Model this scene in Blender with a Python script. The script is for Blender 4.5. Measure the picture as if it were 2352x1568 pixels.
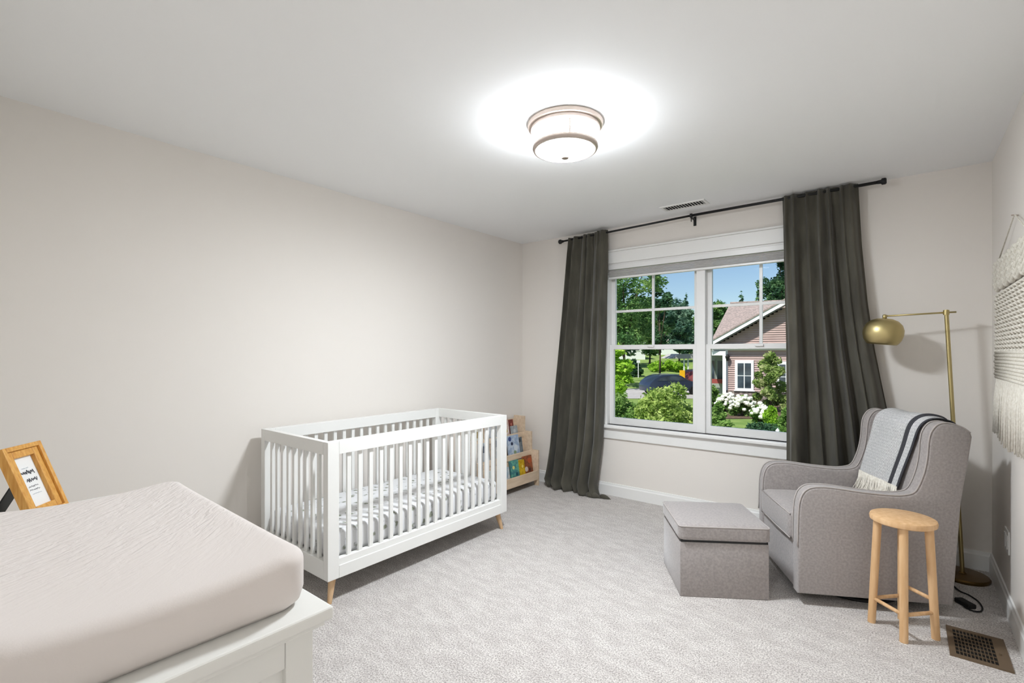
import bpy, bmesh, math, random
from mathutils import Vector, Matrix
import numpy as np

for o in list(bpy.data.objects):
    bpy.data.objects.remove(o, do_unlink=True)
SC = bpy.context.scene
COL = SC.collection
R = math.radians

# ------------------------------------------------------------------ camera, sky, sun, exposure
FPX = 1120.24; YAW = 0.6778; HY = 784 + 25.685; CAMH = 1.3032
cam_d = bpy.data.cameras.new('camera')
cam = bpy.data.objects.new('camera', cam_d); COL.objects.link(cam)
cam.location = (0, 0, CAMH); cam.rotation_euler = (R(90), 0, YAW)
cam_d.sensor_width = 36.0; cam_d.lens = FPX / 2352 * 36.0
cam_d.shift_y = 25.685 / 2352
cam_d.clip_start = 0.02; cam_d.clip_end = 1000
SC.camera = cam

world = bpy.data.worlds.new('sky_world'); SC.world = world
world.use_nodes = True
wn = world.node_tree.nodes; wl = world.node_tree.links; wn.clear()
sky = wn.new('ShaderNodeTexSky'); sky.sky_type = 'NISHITA'
sky.sun_disc = False; sky.sun_elevation = R(48); sky.sun_rotation = R(200)
sky.altitude = 50; sky.air_density = 1.0; sky.dust_density = 0.2; sky.ozone_density = 3.0
bg = wn.new('ShaderNodeBackground'); bg.inputs[1].default_value = 0.093
wo = wn.new('ShaderNodeOutputWorld')
wl.new(sky.outputs[0], bg.inputs[0]); wl.new(bg.outputs[0], wo.inputs[0])

sun_d = bpy.data.lights.new('sun', 'SUN'); sun_d.energy = 4.3; sun_d.angle = R(0.6); sun_d.color = (1.0, 0.95, 0.87)
sun = bpy.data.objects.new('sun', sun_d); COL.objects.link(sun)
sun.rotation_euler = Vector((-0.10, -0.62, 0.80)).to_track_quat('Z', 'Y').to_euler()

DISH_STRENGTH = 218.0
DRUM_STRENGTH = 50.0
HALL_FILL_STRENGTH = 62.0  # brightness of the added fill lamp behind the camera
vs = SC.view_settings
vs.view_transform = 'Standard'; vs.look = 'None'; vs.exposure = 0.38; vs.gamma = 1.0; vs.use_curve_mapping = False

# ------------------------------------------------------------------ pixel helpers (a pixel gives a direction, depth is chosen)
FW = Vector((-math.sin(YAW), math.cos(YAW), 0)); RT = Vector((math.cos(YAW), math.sin(YAW), 0)); UP = Vector((0, 0, 1))
def at(px, py, depth):
    return Vector((0, 0, CAMH)) + (FW + RT * ((px - 1176) / FPX) - UP * ((py - HY) / FPX)) * depth

# ------------------------------------------------------------------ materials
def lin(c):
    return tuple(((v / 255) / 12.92 if v / 255 <= 0.04045 else ((v / 255 + 0.055) / 1.055) ** 2.4) for v in c)
MATS = {}
def mat(name, rgb, rough=0.6, metal=0.0, rgb2=None, nscale=20.0, bump=0.0, bscale=200.0, bdist=0.002, spec=0.4,
        sheen=0.0, stretch=None, detail=3.0, emit=0.0, lo=0.35, hi=0.65, kind='noise'):
    if name in MATS: return MATS[name]
    m = bpy.data.materials.new(name); m.use_nodes = True; MATS[name] = m
    nt = m.node_tree; n = nt.nodes; l = nt.links
    p = n['Principled BSDF']
    c = lin(rgb)
    p.inputs['Base Color'].default_value = (*c, 1); p.inputs['Roughness'].default_value = rough
    p.inputs['Metallic'].default_value = metal; p.inputs['Specular IOR Level'].default_value = spec
    if sheen: p.inputs['Sheen Weight'].default_value = sheen; p.inputs['Sheen Roughness'].default_value = 0.5
    if emit:
        p.inputs['Emission Color'].default_value = (*c, 1); p.inputs['Emission Strength'].default_value = emit
    if rgb2 or bump:
        tc = n.new('ShaderNodeTexCoord'); mp = n.new('ShaderNodeMapping'); l.new(tc.outputs['Object'], mp.inputs[0])
        if stretch: mp.inputs['Scale'].default_value = stretch
    if rgb2:
        if kind == 'noise':
            t = n.new('ShaderNodeTexNoise'); t.inputs['Scale'].default_value = nscale; t.inputs['Detail'].default_value = detail
            out = t.outputs[0]
        else:
            t = n.new('ShaderNodeTexVoronoi'); t.inputs['Scale'].default_value = nscale; out = t.outputs['Distance']
        l.new(mp.outputs[0], t.inputs['Vector'])
        cr = n.new('ShaderNodeValToRGB'); cr.color_ramp.elements[0].position = lo; cr.color_ramp.elements[1].position = hi
        cr.color_ramp.elements[0].color = (*c, 1); cr.color_ramp.elements[1].color = (*lin(rgb2), 1)
        l.new(out, cr.inputs[0]); l.new(cr.outputs[0], p.inputs['Base Color'])
    if bump:
        t2 = n.new('ShaderNodeTexNoise'); t2.inputs['Scale'].default_value = bscale; t2.inputs['Detail'].default_value = 2
        l.new(mp.outputs[0], t2.inputs['Vector'])
        b = n.new('ShaderNodeBump'); b.inputs['Strength'].default_value = bump; b.inputs['Distance'].default_value = bdist
        l.new(t2.outputs[0], b.inputs['Height']); l.new(b.outputs[0], p.inputs['Normal'])
    return m

M_wall = mat('wall_paint', (236, 230, 223), 0.75, bump=0.08, bscale=160, bdist=0.001, spec=0.2)
M_ceil = mat('ceiling_paint', (250, 250, 250), 0.8, bump=0.05, bscale=120, bdist=0.001, spec=0.15)
M_trim = mat('white_trim', (240, 239, 236), 0.35, spec=0.4)
M_sash = mat('white_vinyl', (236, 235, 233), 0.3)
M_crib = mat('white_lacquer', (238, 237, 233), 0.4)
M_fabric = mat('grey_linen', (168, 160, 157), 0.9, rgb2=(152, 146, 143), nscale=90, bump=0.35, bscale=420, bdist=0.0012, spec=0.1, sheen=0.35)
M_piping = mat('grey_piping', (176, 169, 165), 0.9, spec=0.1)
M_wood = mat('pale_pine', (224, 186, 142), 0.5, rgb2=(210, 168, 122), nscale=9, stretch=(6, 6, 0.7), spec=0.3)
M_woodx = mat('birch', (228, 206, 180), 0.55, rgb2=(214, 190, 162), nscale=8, stretch=(6, 0.8, 6), spec=0.3)
M_leg = mat('beech_leg', (214, 180, 142), 0.5, rgb2=(200, 164, 124), nscale=10, stretch=(6, 6, 0.8))
M_frame = mat('honey_wood', (226, 172, 92), 0.45, rgb2=(206, 146, 66), nscale=16, stretch=(9, 9, 0.9))
M_black = mat('black_metal', (26, 26, 27), 0.45)
M_cord = mat('black_rubber', (16, 16, 17), 0.6)
M_brass = mat('brushed_brass', (198, 182, 132), 0.4, metal=1.0, bump=0.06, bscale=300, bdist=0.0005)
M_brassd = mat('dark_brass', (122, 96, 58), 0.38, metal=1.0)
M_nickel = mat('satin_nickel', (196, 182, 172), 0.38, metal=0.5)
M_dresser = mat('white_dresser_paint', (234, 233, 228), 0.45, bump=0.05, bscale=60, bdist=0.001)
M_bronze = mat('bronze_grille', (112, 94, 74), 0.5, metal=0.3)
M_dark = mat('void_shade_black', (14, 12, 10), 0.9)
M_cream = mat('cream_yarn', (236, 231, 220), 0.95, rgb2=(216, 209, 196), nscale=80, bump=0.5, bscale=260, spec=0.05)
M_paper = mat('white_paper', (240, 240, 238), 0.8)
M_ink = mat('grey_ink', (96, 98, 104), 0.8)
M_ink2 = mat('pale_ink', (178, 188, 198), 0.8)
M_page = mat('book_pages', (232, 226, 210), 0.9)

def emission_mat(name, rgb, strength):
    m = bpy.data.materials.new(name); m.use_nodes = True; nt = m.node_tree; nt.nodes.clear()
    e = nt.nodes.new('ShaderNodeEmission'); e.inputs[0].default_value = (*rgb, 1); e.inputs[1].default_value = strength
    o = nt.nodes.new('ShaderNodeOutputMaterial'); nt.links.new(e.outputs[0], o.inputs[0]); return m
M_glow = emission_mat('lit_frosted_dish', (0.925, 0.985, 1.045), DISH_STRENGTH)
M_glow_drum = emission_mat('lit_frosted_drum', (0.925, 0.985, 1.045), DRUM_STRENGTH)
M_glow_hall_fill = emission_mat('added_hall_fill_glow', (0.92, 0.985, 1.05), HALL_FILL_STRENGTH)

def glass_mat():
    m = bpy.data.materials.new('window_glass'); m.use_nodes = True; nt = m.node_tree; n = nt.nodes; n.clear()
    tr = n.new('ShaderNodeBsdfTransparent'); tr.inputs[0].default_value = (0.97, 0.98, 0.98, 1)
    gl = n.new('ShaderNodeBsdfGlossy'); gl.inputs['Roughness'].default_value = 0.02
    fr = n.new('ShaderNodeFresnel'); fr.inputs[0].default_value = 1.1
    mx = n.new('ShaderNodeMixShader'); o = n.new('ShaderNodeOutputMaterial')
    nt.links.new(fr.outputs[0], mx.inputs[0]); nt.links.new(tr.outputs[0], mx.inputs[1]); nt.links.new(gl.outputs[0], mx.inputs[2])
    nt.links.new(mx.outputs[0], o.inputs[0]); return m
M_glass = glass_mat()
M_darkglass = mat('dark_glass', (46, 54, 62), 0.08, rgb2=(78, 90, 100), nscale=1.5, spec=0.6)

def carpet_mat():
    m = bpy.data.materials.new('plush_carpet'); m.use_nodes = True; nt = m.node_tree; n = nt.nodes; l = nt.links
    p = n['Principled BSDF']; p.inputs['Roughness'].default_value = 1.0; p.inputs['Specular IOR Level'].default_value = 0.05
    p.inputs['Sheen Weight'].default_value = 0.2
    tc = n.new('ShaderNodeTexCoord')
    def noise(s, d, st=None):
        t = n.new('ShaderNodeTexNoise'); t.inputs['Scale'].default_value = s; t.inputs['Detail'].default_value = d
        if st:
            mp = n.new('ShaderNodeMapping'); mp.inputs['Scale'].default_value = st; mp.inputs['Rotation'].default_value = (0, 0, 0.5)
            l.new(tc.outputs['Object'], mp.inputs[0]); l.new(mp.outputs[0], t.inputs['Vector'])
        else: l.new(tc.outputs['Object'], t.inputs['Vector'])
        return t
    a = noise(150, 3); b = noise(9, 4, (1, 2.2, 1)); c = noise(1.6, 2)
    r1 = n.new('ShaderNodeValToRGB'); r1.color_ramp.elements[0].position = 0.33; r1.color_ramp.elements[1].position = 0.62
    r1.color_ramp.elements[0].color = (*lin((158, 151, 146)), 1); r1.color_ramp.elements[1].color = (*lin((228, 223, 218)), 1)
    l.new(a.outputs[0], r1.inputs[0])
    r2 = n.new('ShaderNodeValToRGB'); r2.color_ramp.elements[0].position = 0.38; r2.color_ramp.elements[1].position = 0.62
    r2.color_ramp.elements[0].color = (0.86, 0.85, 0.85, 1); r2.color_ramp.elements[1].color = (1, 1, 1, 1)
    l.new(b.outputs[0], r2.inputs[0])
    r3 = n.new('ShaderNodeValToRGB'); r3.color_ramp.elements[0].color = (0.95, 0.935, 0.93, 1); r3.color_ramp.elements[1].color = (1.0, 1.0, 1.0, 1)
    l.new(c.outputs[0], r3.inputs[0])
    m1 = n.new('ShaderNodeMixRGB'); m1.blend_type = 'MULTIPLY'; m1.inputs[0].default_value = 1; l.new(r1.outputs[0], m1.inputs[1]); l.new(r2.outputs[0], m1.inputs[2])
    m2 = n.new('ShaderNodeMixRGB'); m2.blend_type = 'MULTIPLY'; m2.inputs[0].default_value = 1; l.new(m1.outputs[0], m2.inputs[1]); l.new(r3.outputs[0], m2.inputs[2])
    l.new(m2.outputs[0], p.inputs['Base Color'])
    bp = n.new('ShaderNodeBump'); bp.inputs['Strength'].default_value = 0.6; bp.inputs['Distance'].default_value = 0.008
    l.new(a.outputs[0], bp.inputs['Height']); l.new(bp.outputs[0], p.inputs['Normal'])
    return m
M_carpet = carpet_mat()

def velvet_mat():
    m = mat('dark_velvet', (88, 85, 75), 0.85, rgb2=(72, 69, 61), nscale=14, stretch=(1, 1, 0.25), bump=0.25, bscale=300, bdist=0.001, spec=0.15, sheen=0.22)
    return m
M_velvet = velvet_mat()

def leaf_mat(name, a, b, c, nscale=3.0, trans=0.35):
    m = bpy.data.materials.new(name); m.use_nodes = True; nt = m.node_tree; n = nt.nodes; l = nt.links; n.clear()
    tc = n.new('ShaderNodeTexCoord'); t = n.new('ShaderNodeTexNoise'); t.inputs['Scale'].default_value = nscale; t.inputs['Detail'].default_value = 4
    l.new(tc.outputs['Object'], t.inputs['Vector'])
    cr = n.new('ShaderNodeValToRGB'); e = cr.color_ramp.elements; e[0].position = 0.32; e[1].position = 0.68
    e[0].color = (*lin(a), 1); e[1].color = (*lin(c), 1); k = e.new(0.5); k.color = (*lin(b), 1)
    l.new(t.outputs[0], cr.inputs[0])
    d = n.new('ShaderNodeBsdfDiffuse'); tr = n.new('ShaderNodeBsdfTranslucent'); mx = n.new('ShaderNodeMixShader'); mx.inputs[0].default_value = trans
    l.new(cr.outputs[0], d.inputs[0]); l.new(cr.outputs[0], tr.inputs[0]); l.new(d.outputs[0], mx.inputs[1]); l.new(tr.outputs[0], mx.inputs[2])
    o = n.new('ShaderNodeOutputMaterial'); l.new(mx.outputs[0], o.inputs[0]); return m
L_bright = leaf_mat('leaf_bright', (104, 146, 40), (160, 204, 70), (200, 228, 108), 2.5)
L_mid = leaf_mat('leaf_mid', (84, 118, 58), (128, 164, 86), (176, 202, 124), 2.5)
L_dark = leaf_mat('leaf_dark', (48, 78, 62), (78, 114, 82), (122, 156, 108), 1.2)
L_tree = leaf_mat('leaf_tree', (62, 100, 66), (106, 146, 88), (172, 204, 122), 0.7)
L_maple = leaf_mat('leaf_maple', (112, 142, 62), (166, 190, 102), (206, 220, 140), 4)
L_fir = leaf_mat('leaf_fir', (66, 100, 90), (98, 132, 112), (140, 168, 142), 0.8)
L_rose = leaf_mat('leaf_rose', (92, 120, 62), (146, 170, 94), (204, 206, 156), 3)
M_bark = mat('bark', (92, 78, 64), 0.9, rgb2=(66, 56, 48), nscale=6)
M_petal = mat('white_petals', (244, 242, 234), 0.8, rgb2=(226, 226, 208), nscale=20)
M_pinkpetal = mat('pink_petals', (226, 176, 178), 0.8)
M_lawn = mat('lawn_grass', (112, 140, 74), 0.95, rgb2=(150, 168, 98), nscale=1.2, bump=0.5, bscale=12, bdist=0.05, spec=0.05)
M_drive = mat('pale_driveway', (188, 184, 182), 0.9, rgb2=(170, 166, 164), nscale=3)
M_mulch = mat('mulch', (112, 92, 74), 0.95, rgb2=(88, 72, 60), nscale=6)
M_siding = mat('mauve_siding', (186, 162, 157), 0.7, rgb2=(176, 152, 148), nscale=2)
M_shingle = mat('weathered_shingles', (176, 158, 152), 0.9, rgb2=(138, 128, 124), nscale=9, bump=0.6, bscale=9, bdist=0.05, stretch=(1, 1, 2))
M_stone = mat('grey_stone', (168, 154, 146), 0.9, rgb2=(110, 100, 96), nscale=5, kind='voronoi', lo=0.05, hi=0.5)
M_hwhite = mat('house_trim', (236, 238, 238), 0.6)
M_hgrey = mat('house_grey', (150, 158, 152), 0.7)
M_soffit = mat('soffit_grey', (128, 130, 130), 0.8)
M_red = mat('red_door', (150, 70, 66), 0.7)

# ------------------------------------------------------------------ mesh helpers
def tobj(name, bm, m, parent=None, loc=(0, 0, 0), rot=(0, 0, 0), smooth=False, auto=None):
    me = bpy.data.meshes.new(name); bm.normal_update(); bm.to_mesh(me); bm.free()
    if smooth:
        for p in me.polygons: p.use_smooth = True
        if auto is not None:
            try: me.set_sharp_from_angle(angle=R(auto))
            except Exception: pass
    if m: me.materials.append(m)
    o = bpy.data.objects.new(name, me); COL.objects.link(o)
    o.location = loc; o.rotation_euler = rot
    if parent: o.parent = parent
    return o
def tag(o, label, cat, group=None):
    o['label'] = label; o['category'] = cat
    if group: o['group'] = group
    return o
def thing(name, label, cat, loc=(0, 0, 0), rz=0.0, group=None):
    e = bpy.data.objects.new(name, None); e.empty_display_size = 0.1; COL.objects.link(e)
    e.location = loc; e.rotation_euler = (0, 0, rz)
    return tag(e, label, cat, group)
def struct(o):
    o['kind'] = 'structure'; return o
def sempty(name, loc=(0, 0, 0)):
    e = bpy.data.objects.new(name, None); COL.objects.link(e); e.location = loc; e['kind'] = 'structure'; return e
def dup(root, loc=None, rz=None):
    c = root.copy(); COL.objects.link(c)
    if loc is not None: c.location = loc
    if rz is not None: c.rotation_euler = (0, 0, rz)
    for ch in root.children:
        d = dup(ch); d.parent = c
    return c
def nb(): return bmesh.new()
def add_box(bm, x0, x1, y0, y1, z0, z1, bevel=0.0, seg=2, mtx=None):
    vs_ = [bm.verts.new((x, y, z)) for x in (x0, x1) for y in (y0, y1) for z in (z0, z1)]
    idx = [(0, 1, 3, 2), (4, 6, 7, 5), (0, 4, 5, 1), (2, 3, 7, 6), (0, 2, 6, 4), (1, 5, 7, 3)]
    fs = [bm.faces.new([vs_[i] for i in f]) for f in idx]
    bmesh.ops.recalc_face_normals(bm, faces=fs)
    if mtx: bmesh.ops.transform(bm, matrix=mtx, verts=vs_)
    if bevel:
        es = list({e for f in fs for e in f.edges})
        bmesh.ops.bevel(bm, geom=es, offset=bevel, segments=seg, affect='EDGES', profile=0.5)
    return bm
def box(*a, **k): return add_box(nb(), *a, **k)
def add_tube(bm, pts, radii, n=10, cap=True, closed=False):
    pts = [Vector(p) for p in pts]; N = len(pts)
    if not hasattr(radii, '__len__'): radii = [radii] * N
    rings = []; prev = None
    for i, p in enumerate(pts):
        if closed: t = (pts[(i + 1) % N] - pts[i - 1]).normalized()
        else: t = (pts[min(i + 1, N - 1)] - pts[max(i - 1, 0)]).normalized()
        if prev is None:
            a = Vector((0, 0, 1)) if abs(t.z) < 0.9 else Vector((1, 0, 0))
            u = t.cross(a).normalized()
        else:
            u = (prev - t * prev.dot(t)).normalized()
        prev = u; v = t.cross(u)
        rings.append([bm.verts.new(p + (u * math.cos(k * 2 * math.pi / n) + v * math.sin(k * 2 * math.pi / n)) * radii[i]) for k in range(n)])
    for i in range(N if closed else N - 1):
        a = rings[i]; b = rings[(i + 1) % N]
        for k in range(n): bm.faces.new((a[k], a[(k + 1) % n], b[(k + 1) % n], b[k]))
    if cap and not closed:
        bm.faces.new(rings[0][::-1]); bm.faces.new(rings[-1])
    return bm
def tube(*a, **k): return add_tube(nb(), *a, **k)
def add_lathe(bm, prof, n=48, c=(0, 0, 0), mtx=None):
    rings = []; allv = []
    for r, z in prof:
        if r < 1e-6: ring = [bm.verts.new((c[0], c[1], c[2] + z))]
        else: ring = [bm.verts.new((c[0] + r * math.cos(2 * math.pi * k / n), c[1] + r * math.sin(2 * math.pi * k / n), c[2] + z)) for k in range(n)]
        rings.append(ring); allv += ring
    for a, b in zip(rings, rings[1:]):
        for k in range(n):
            k2 = (k + 1) % n
            if len(a) == 1 and len(b) == 1: continue
            if len(a) == 1: bm.faces.new((a[0], b[k2], b[k]))
            elif len(b) == 1: bm.faces.new((a[k], a[k2], b[0]))
            else: bm.faces.new((a[k], a[k2], b[k2], b[k]))
    if mtx: bmesh.ops.transform(bm, matrix=mtx, verts=allv)
    bmesh.ops.recalc_face_normals(bm, faces=bm.faces[:])
    return bm
def lathe(*a, **k): return add_lathe(nb(), *a, **k)
def add_prism(bm, poly, y0, y1, bevel=0.0, seg=3, axis='y'):
    """polygon in (x,z), extruded along y (axis='y') or polygon in (y,z) along x (axis='x') or (x,y) along z"""
    def P(a, b, t): return {'y': (a, t, b), 'x': (t, a, b), 'z': (a, b, t)}[axis]
    A = [bm.verts.new(P(a, b, y0)) for a, b in poly]; B_ = [bm.verts.new(P(a, b, y1)) for a, b in poly]
    fa = bm.faces.new(A); fb = bm.faces.new(B_[::-1]); fs = [fa, fb]
    for i in range(len(poly)):
        j = (i + 1) % len(poly); fs.append(bm.faces.new((A[i], B_[i], B_[j], A[j])))
    bmesh.ops.recalc_face_normals(bm, faces=fs)
    if bevel:
        es = list(fa.edges) + list(fb.edges)
        bmesh.ops.bevel(bm, geom=es, offset=bevel, segments=seg, affect='EDGES', profile=0.5, clamp_overlap=True)
    return bm
def prism(*a, **k): return add_prism(nb(), *a, **k)
def crom(pts, sub=6, closed=False):
    out = []; N = len(pts)
    rng = range(N if closed else N - 1)
    for i in rng:
        g = lambda k: Vector(pts[k % N]) if closed else Vector(pts[max(0, min(N - 1, k))])
        p0, p1, p2, p3 = g(i - 1), g(i), g(i + 1), g(i + 2)
        for s in range(sub):
            t = s / sub
            out.append(0.5 * ((2 * p1) + (p2 - p0) * t + (2 * p0 - 5 * p1 + 4 * p2 - p3) * t * t + (3 * p1 - p0 - 3 * p2 + p3) * t ** 3))
    if not closed: out.append(Vector(pts[-1]))
    return out
def grid(fn, nu, nv):
    bm = nb(); V = [[bm.verts.new(fn(i / nu, j / nv)) for j in range(nv + 1)] for i in range(nu + 1)]
    for i in range(nu):
        for j in range(nv): bm.faces.new((V[i][j], V[i + 1][j], V[i + 1][j + 1], V[i][j + 1]))
    return bm
def interp(tab, z):
    if z <= tab[0][0]: return tab[0][1]
    for (a, va), (b, vb) in zip(tab, tab[1:]):
        if z <= b: return va + (vb - va) * (z - a) / (b - a)
    return tab[-1][1]

# ================================================================== ROOM SHELL
XL, XR, YB, YN, H = -3.119, 0.405, 4.049, 0.03, 2.44
T = 0.14
WX0, WX1, WZ0, WZ1 = -2.145, -0.455, 0.645, 2.115      # window opening
DX0, DX1, DZ = -0.62, 0.36, 2.05                        # doorway round the camera
struct(tobj('floor', box(XL - T, XR + T, -1.8, YB + T, -0.12, 0.0), M_carpet))
struct(tobj('ceiling', box(XL - T, XR + T, -1.8, YB + T, H, H + 0.3), M_ceil))
struct(tobj('wall_left', box(XL - T, XL, YN - T, YB + T, 0, H), M_wall))
struct(tobj('wall_right', box(XR, XR + T, YN - T, YB + T, 0, H), M_wall))
bm = nb()
add_box(bm, XL, WX0, YB, YB + T, 0, H); add_box(bm, WX1, XR, YB, YB + T, 0, H)
add_box(bm, WX0, WX1, YB, YB + T, 0, WZ0); add_box(bm, WX0, WX1, YB, YB + T, WZ1, H)
struct(tobj('wall_back', bm, M_wall))
bm = nb()
add_box(bm, XL, DX0, YN - T, YN, 0, H); add_box(bm, DX1, XR, YN - T, YN, 0, H); add_box(bm, DX0, DX1, YN - T, YN, DZ, H)
struct(tobj('wall_near', bm, M_wall))
struct(tobj('wall_hall_left', box(-1.4, -1.3, -1.7, YN - T, 0, H), M_wall))
struct(tobj('wall_hall_right', box(XR, XR + T, -1.7, YN - T, 0, H), M_wall))
struct(tobj('wall_hall_end', box(-1.4, XR + T, -1.8, -1.7, 0, H), M_wall))

def base_prof(d0, d1):   # baseboard section in (depth from wall, z)
    return [(0, 0), (0.014, 0), (0.014, 0.088), (0.009, 0.098), (0.007, 0.110), (0, 0.112)]
pf = base_prof(0, 0)
struct(tobj('baseboard_back', prism([(YB - d, z) for d, z in pf], XL, XR, axis='x'), M_trim))
struct(tobj('baseboard_left', prism([(XL + d, z) for d, z in pf], YN, YB, axis='y'), M_trim))
struct(tobj('baseboard_right', prism([(XR - d, z) for d, z in pf], YN, YB, axis='y'), M_trim))

# ---- window trim
tr = sempty('trim_1', (0, YB, 0))
CW = 0.085
tobj('head_casing', box(WX0 - CW - 0.01, WX1 + CW + 0.01, -0.022, 0, WZ1, WZ1 + 0.105, bevel=0.003), M_trim, tr)
tobj('head_cap', box(WX0 - CW - 0.025, WX1 + CW + 0.025, -0.034, 0, WZ1 + 0.105, WZ1 + 0.122, bevel=0.004), M_trim, tr)
for x0 in (WX0 - CW, WX1):
    tobj('side_casing', box(x0, x0 + CW, -0.018, 0, WZ0, WZ1, bevel=0.003), M_trim, tr)
tobj('stool', box(WX0 - CW - 0.03, WX1 + CW + 0.03, -0.05, 0.055, WZ0 - 0.028, WZ0, bevel=0.006), M_trim, tr)
tobj('apron', box(WX0 - CW, WX1 + CW, -0.018, 0, WZ0 - 0.125, WZ0 - 0.028, bevel=0.004), M_trim, tr)
bm = nb()
for x in (WX0, WX1 - 0.012): add_box(bm, x, x + 0.012, 0, 0.13, WZ0, WZ1)
add_box(bm, WX0, WX1, 0, 0.13, WZ1 - 0.012, WZ1); add_box(bm, WX0, WX1, 0.05, 0.13, WZ0, WZ0 + 0.012)
tobj('jamb', bm, M_sash, tr)
xm = (WX0 + WX1) / 2
tobj('mullion', box(xm - 0.035, xm + 0.035, 0.03, 0.12, WZ0, WZ1, bevel=0.004), M_sash, tr)

# ---- two double-hung windows
def window(name, x0, x1):
    w = sempty(name, ((x0 + x1) / 2, YB + 0.07, WZ0 + 0.012)); hw = (x1 - x0) / 2
    zt = WZ1 - 0.012 - (WZ0 + 0.012); zm = 1.352 - (WZ0 + 0.012); s = 0.036
    def sash(nm, z0, z1, y, bot, top):
        b = nb()
        add_box(b, -hw, -hw + s, y - 0.016, y + 0.016, z0, z1); add_box(b, hw - s, hw, y - 0.016, y + 0.016, z0, z1)
        add_box(b, -hw + s, hw - s, y - 0.016, y + 0.016, z0, z0 + bot); add_box(b, -hw + s, hw - s, y - 0.016, y + 0.016, z1 - top, z1)
        return tobj(nm, b, M_sash, w)
    lo = sash('lower_sash', 0, zm + 0.022, -0.0, 0.05, 0.04)
    up = sash('upper_sash', zm - 0.02, zt, 0.034, 0.04, 0.05)
    tobj('pane', box(-hw + s, hw - s, -0.003, 0.003, 0.05, zm - 0.018), M_glass, lo)
    za, zb = zm + 0.02, zt - 0.05; zc = 1.684 - (WZ0 + 0.012)
    b = nb(); mw = 0.011
    add_box(b, -mw, mw, 0.026, 0.042, za, zb); add_box(b, -hw + s, -mw, 0.026, 0.042, zc - mw, zc + mw); add_box(b, mw, hw - s, 0.026, 0.042, zc - mw, zc + mw)
    tobj('muntin_grid', b, M_sash, up)
    for (a0, a1) in ((-hw + s, -mw), (mw, hw - s)):
        for (c0, c1) in ((za, zc - mw), (zc + mw, zb)):
            tobj('pane', box(a0, a1, 0.031, 0.037, c0, c1), M_glass, up)
    tobj('sash_lock', box(-0.03, 0.03, -0.034, -0.016, zm + 0.0, zm + 0.018, bevel=0.004), M_sash, lo)
    return w
window('window_1', WX0 + 0.012, xm - 0.035)
window('window_2', xm + 0.035, WX1 - 0.012)

# raised shade at the top of the opening
sh = thing('window_shade', 'white pleated shade drawn up at the top of the window', 'shade', (xm, YB + 0.018, WZ1 - 0.012))
hw = (WX1 - WX0) / 2 - 0.02
tobj('head_rail', box(-hw, hw, -0.02, 0.028, -0.042, 0, bevel=0.003), M_sash, sh)
M_shade = mat('shade_fabric', (226, 224, 222), 0.9)
for k in range(5):
    z = -0.044 - k * 0.0125
    tobj('pleat', prism([(-0.014, z - 0.006), (0.004, z), (0.022, z - 0.006), (0.004, z - 0.012)], -hw, hw, axis='x'), M_shade, sh)
tobj('bottom_rail', box(-hw, hw, -0.012, 0.022, -0.126, -0.108, bevel=0.003), M_sash, sh)

# ================================================================== CEILING LIGHT
cl = thing('ceiling_light', 'lit round flush ceiling light with nickel rings and frosted glass', 'ceiling light', (-1.315, 2.055, H))
tobj('canopy', lathe([(0, 0), (0.184, 0), (0.187, -0.004), (0.184, -0.020), (0.171, -0.024), (0.171, -0.038), (0.163, -0.043), (0.150, -0.045), (0, -0.045)], 64), M_nickel, cl, smooth=True, auto=35)
tobj('glass_drum', lathe([(0.143, -0.04), (0.143, -0.118)], 64), M_glow_drum, cl, smooth=True)
tobj('glass_dish', lathe([(0.146, -0.124), (0.13, -0.131), (0.09, -0.137), (0.04, -0.140), (0, -0.141)], 64), M_glow, cl, smooth=True)
tobj('lower_ring', lathe([(0.144, -0.108), (0.153, -0.106), (0.160, -0.110), (0.162, -0.122), (0.157, -0.132), (0.146, -0.135), (0.144, -0.108)], 64), M_nickel, cl, smooth=True)
for k in range(6):
    a = YAW + R(-90 + 2) + k * math.pi / 3
    tobj('rod', tube([(0.150 * math.cos(a), 0.150 * math.sin(a), -0.03), (0.150 * math.cos(a), 0.150 * math.sin(a), -0.118)], 0.0042, 8), M_nickel, cl)
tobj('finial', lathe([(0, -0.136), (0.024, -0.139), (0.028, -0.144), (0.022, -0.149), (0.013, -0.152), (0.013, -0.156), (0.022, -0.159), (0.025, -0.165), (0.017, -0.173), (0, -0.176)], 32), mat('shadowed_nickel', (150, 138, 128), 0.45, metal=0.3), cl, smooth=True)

hl = thing('added_hall_fill_light', 'unseen added fill light in the hall behind the doorway', 'ceiling light', (-0.45, -0.95, H))  # unseen lamp added to send fill light through the doorway
tobj('base', lathe([(0, 0), (0.17, 0), (0.17, -0.03), (0, -0.03)], 40), M_nickel, hl)
tobj('dome', lathe([(0.16, -0.03), (0.14, -0.07), (0.08, -0.1), (0, -0.11)], 40), M_glow_hall_fill, hl, smooth=True)

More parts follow.
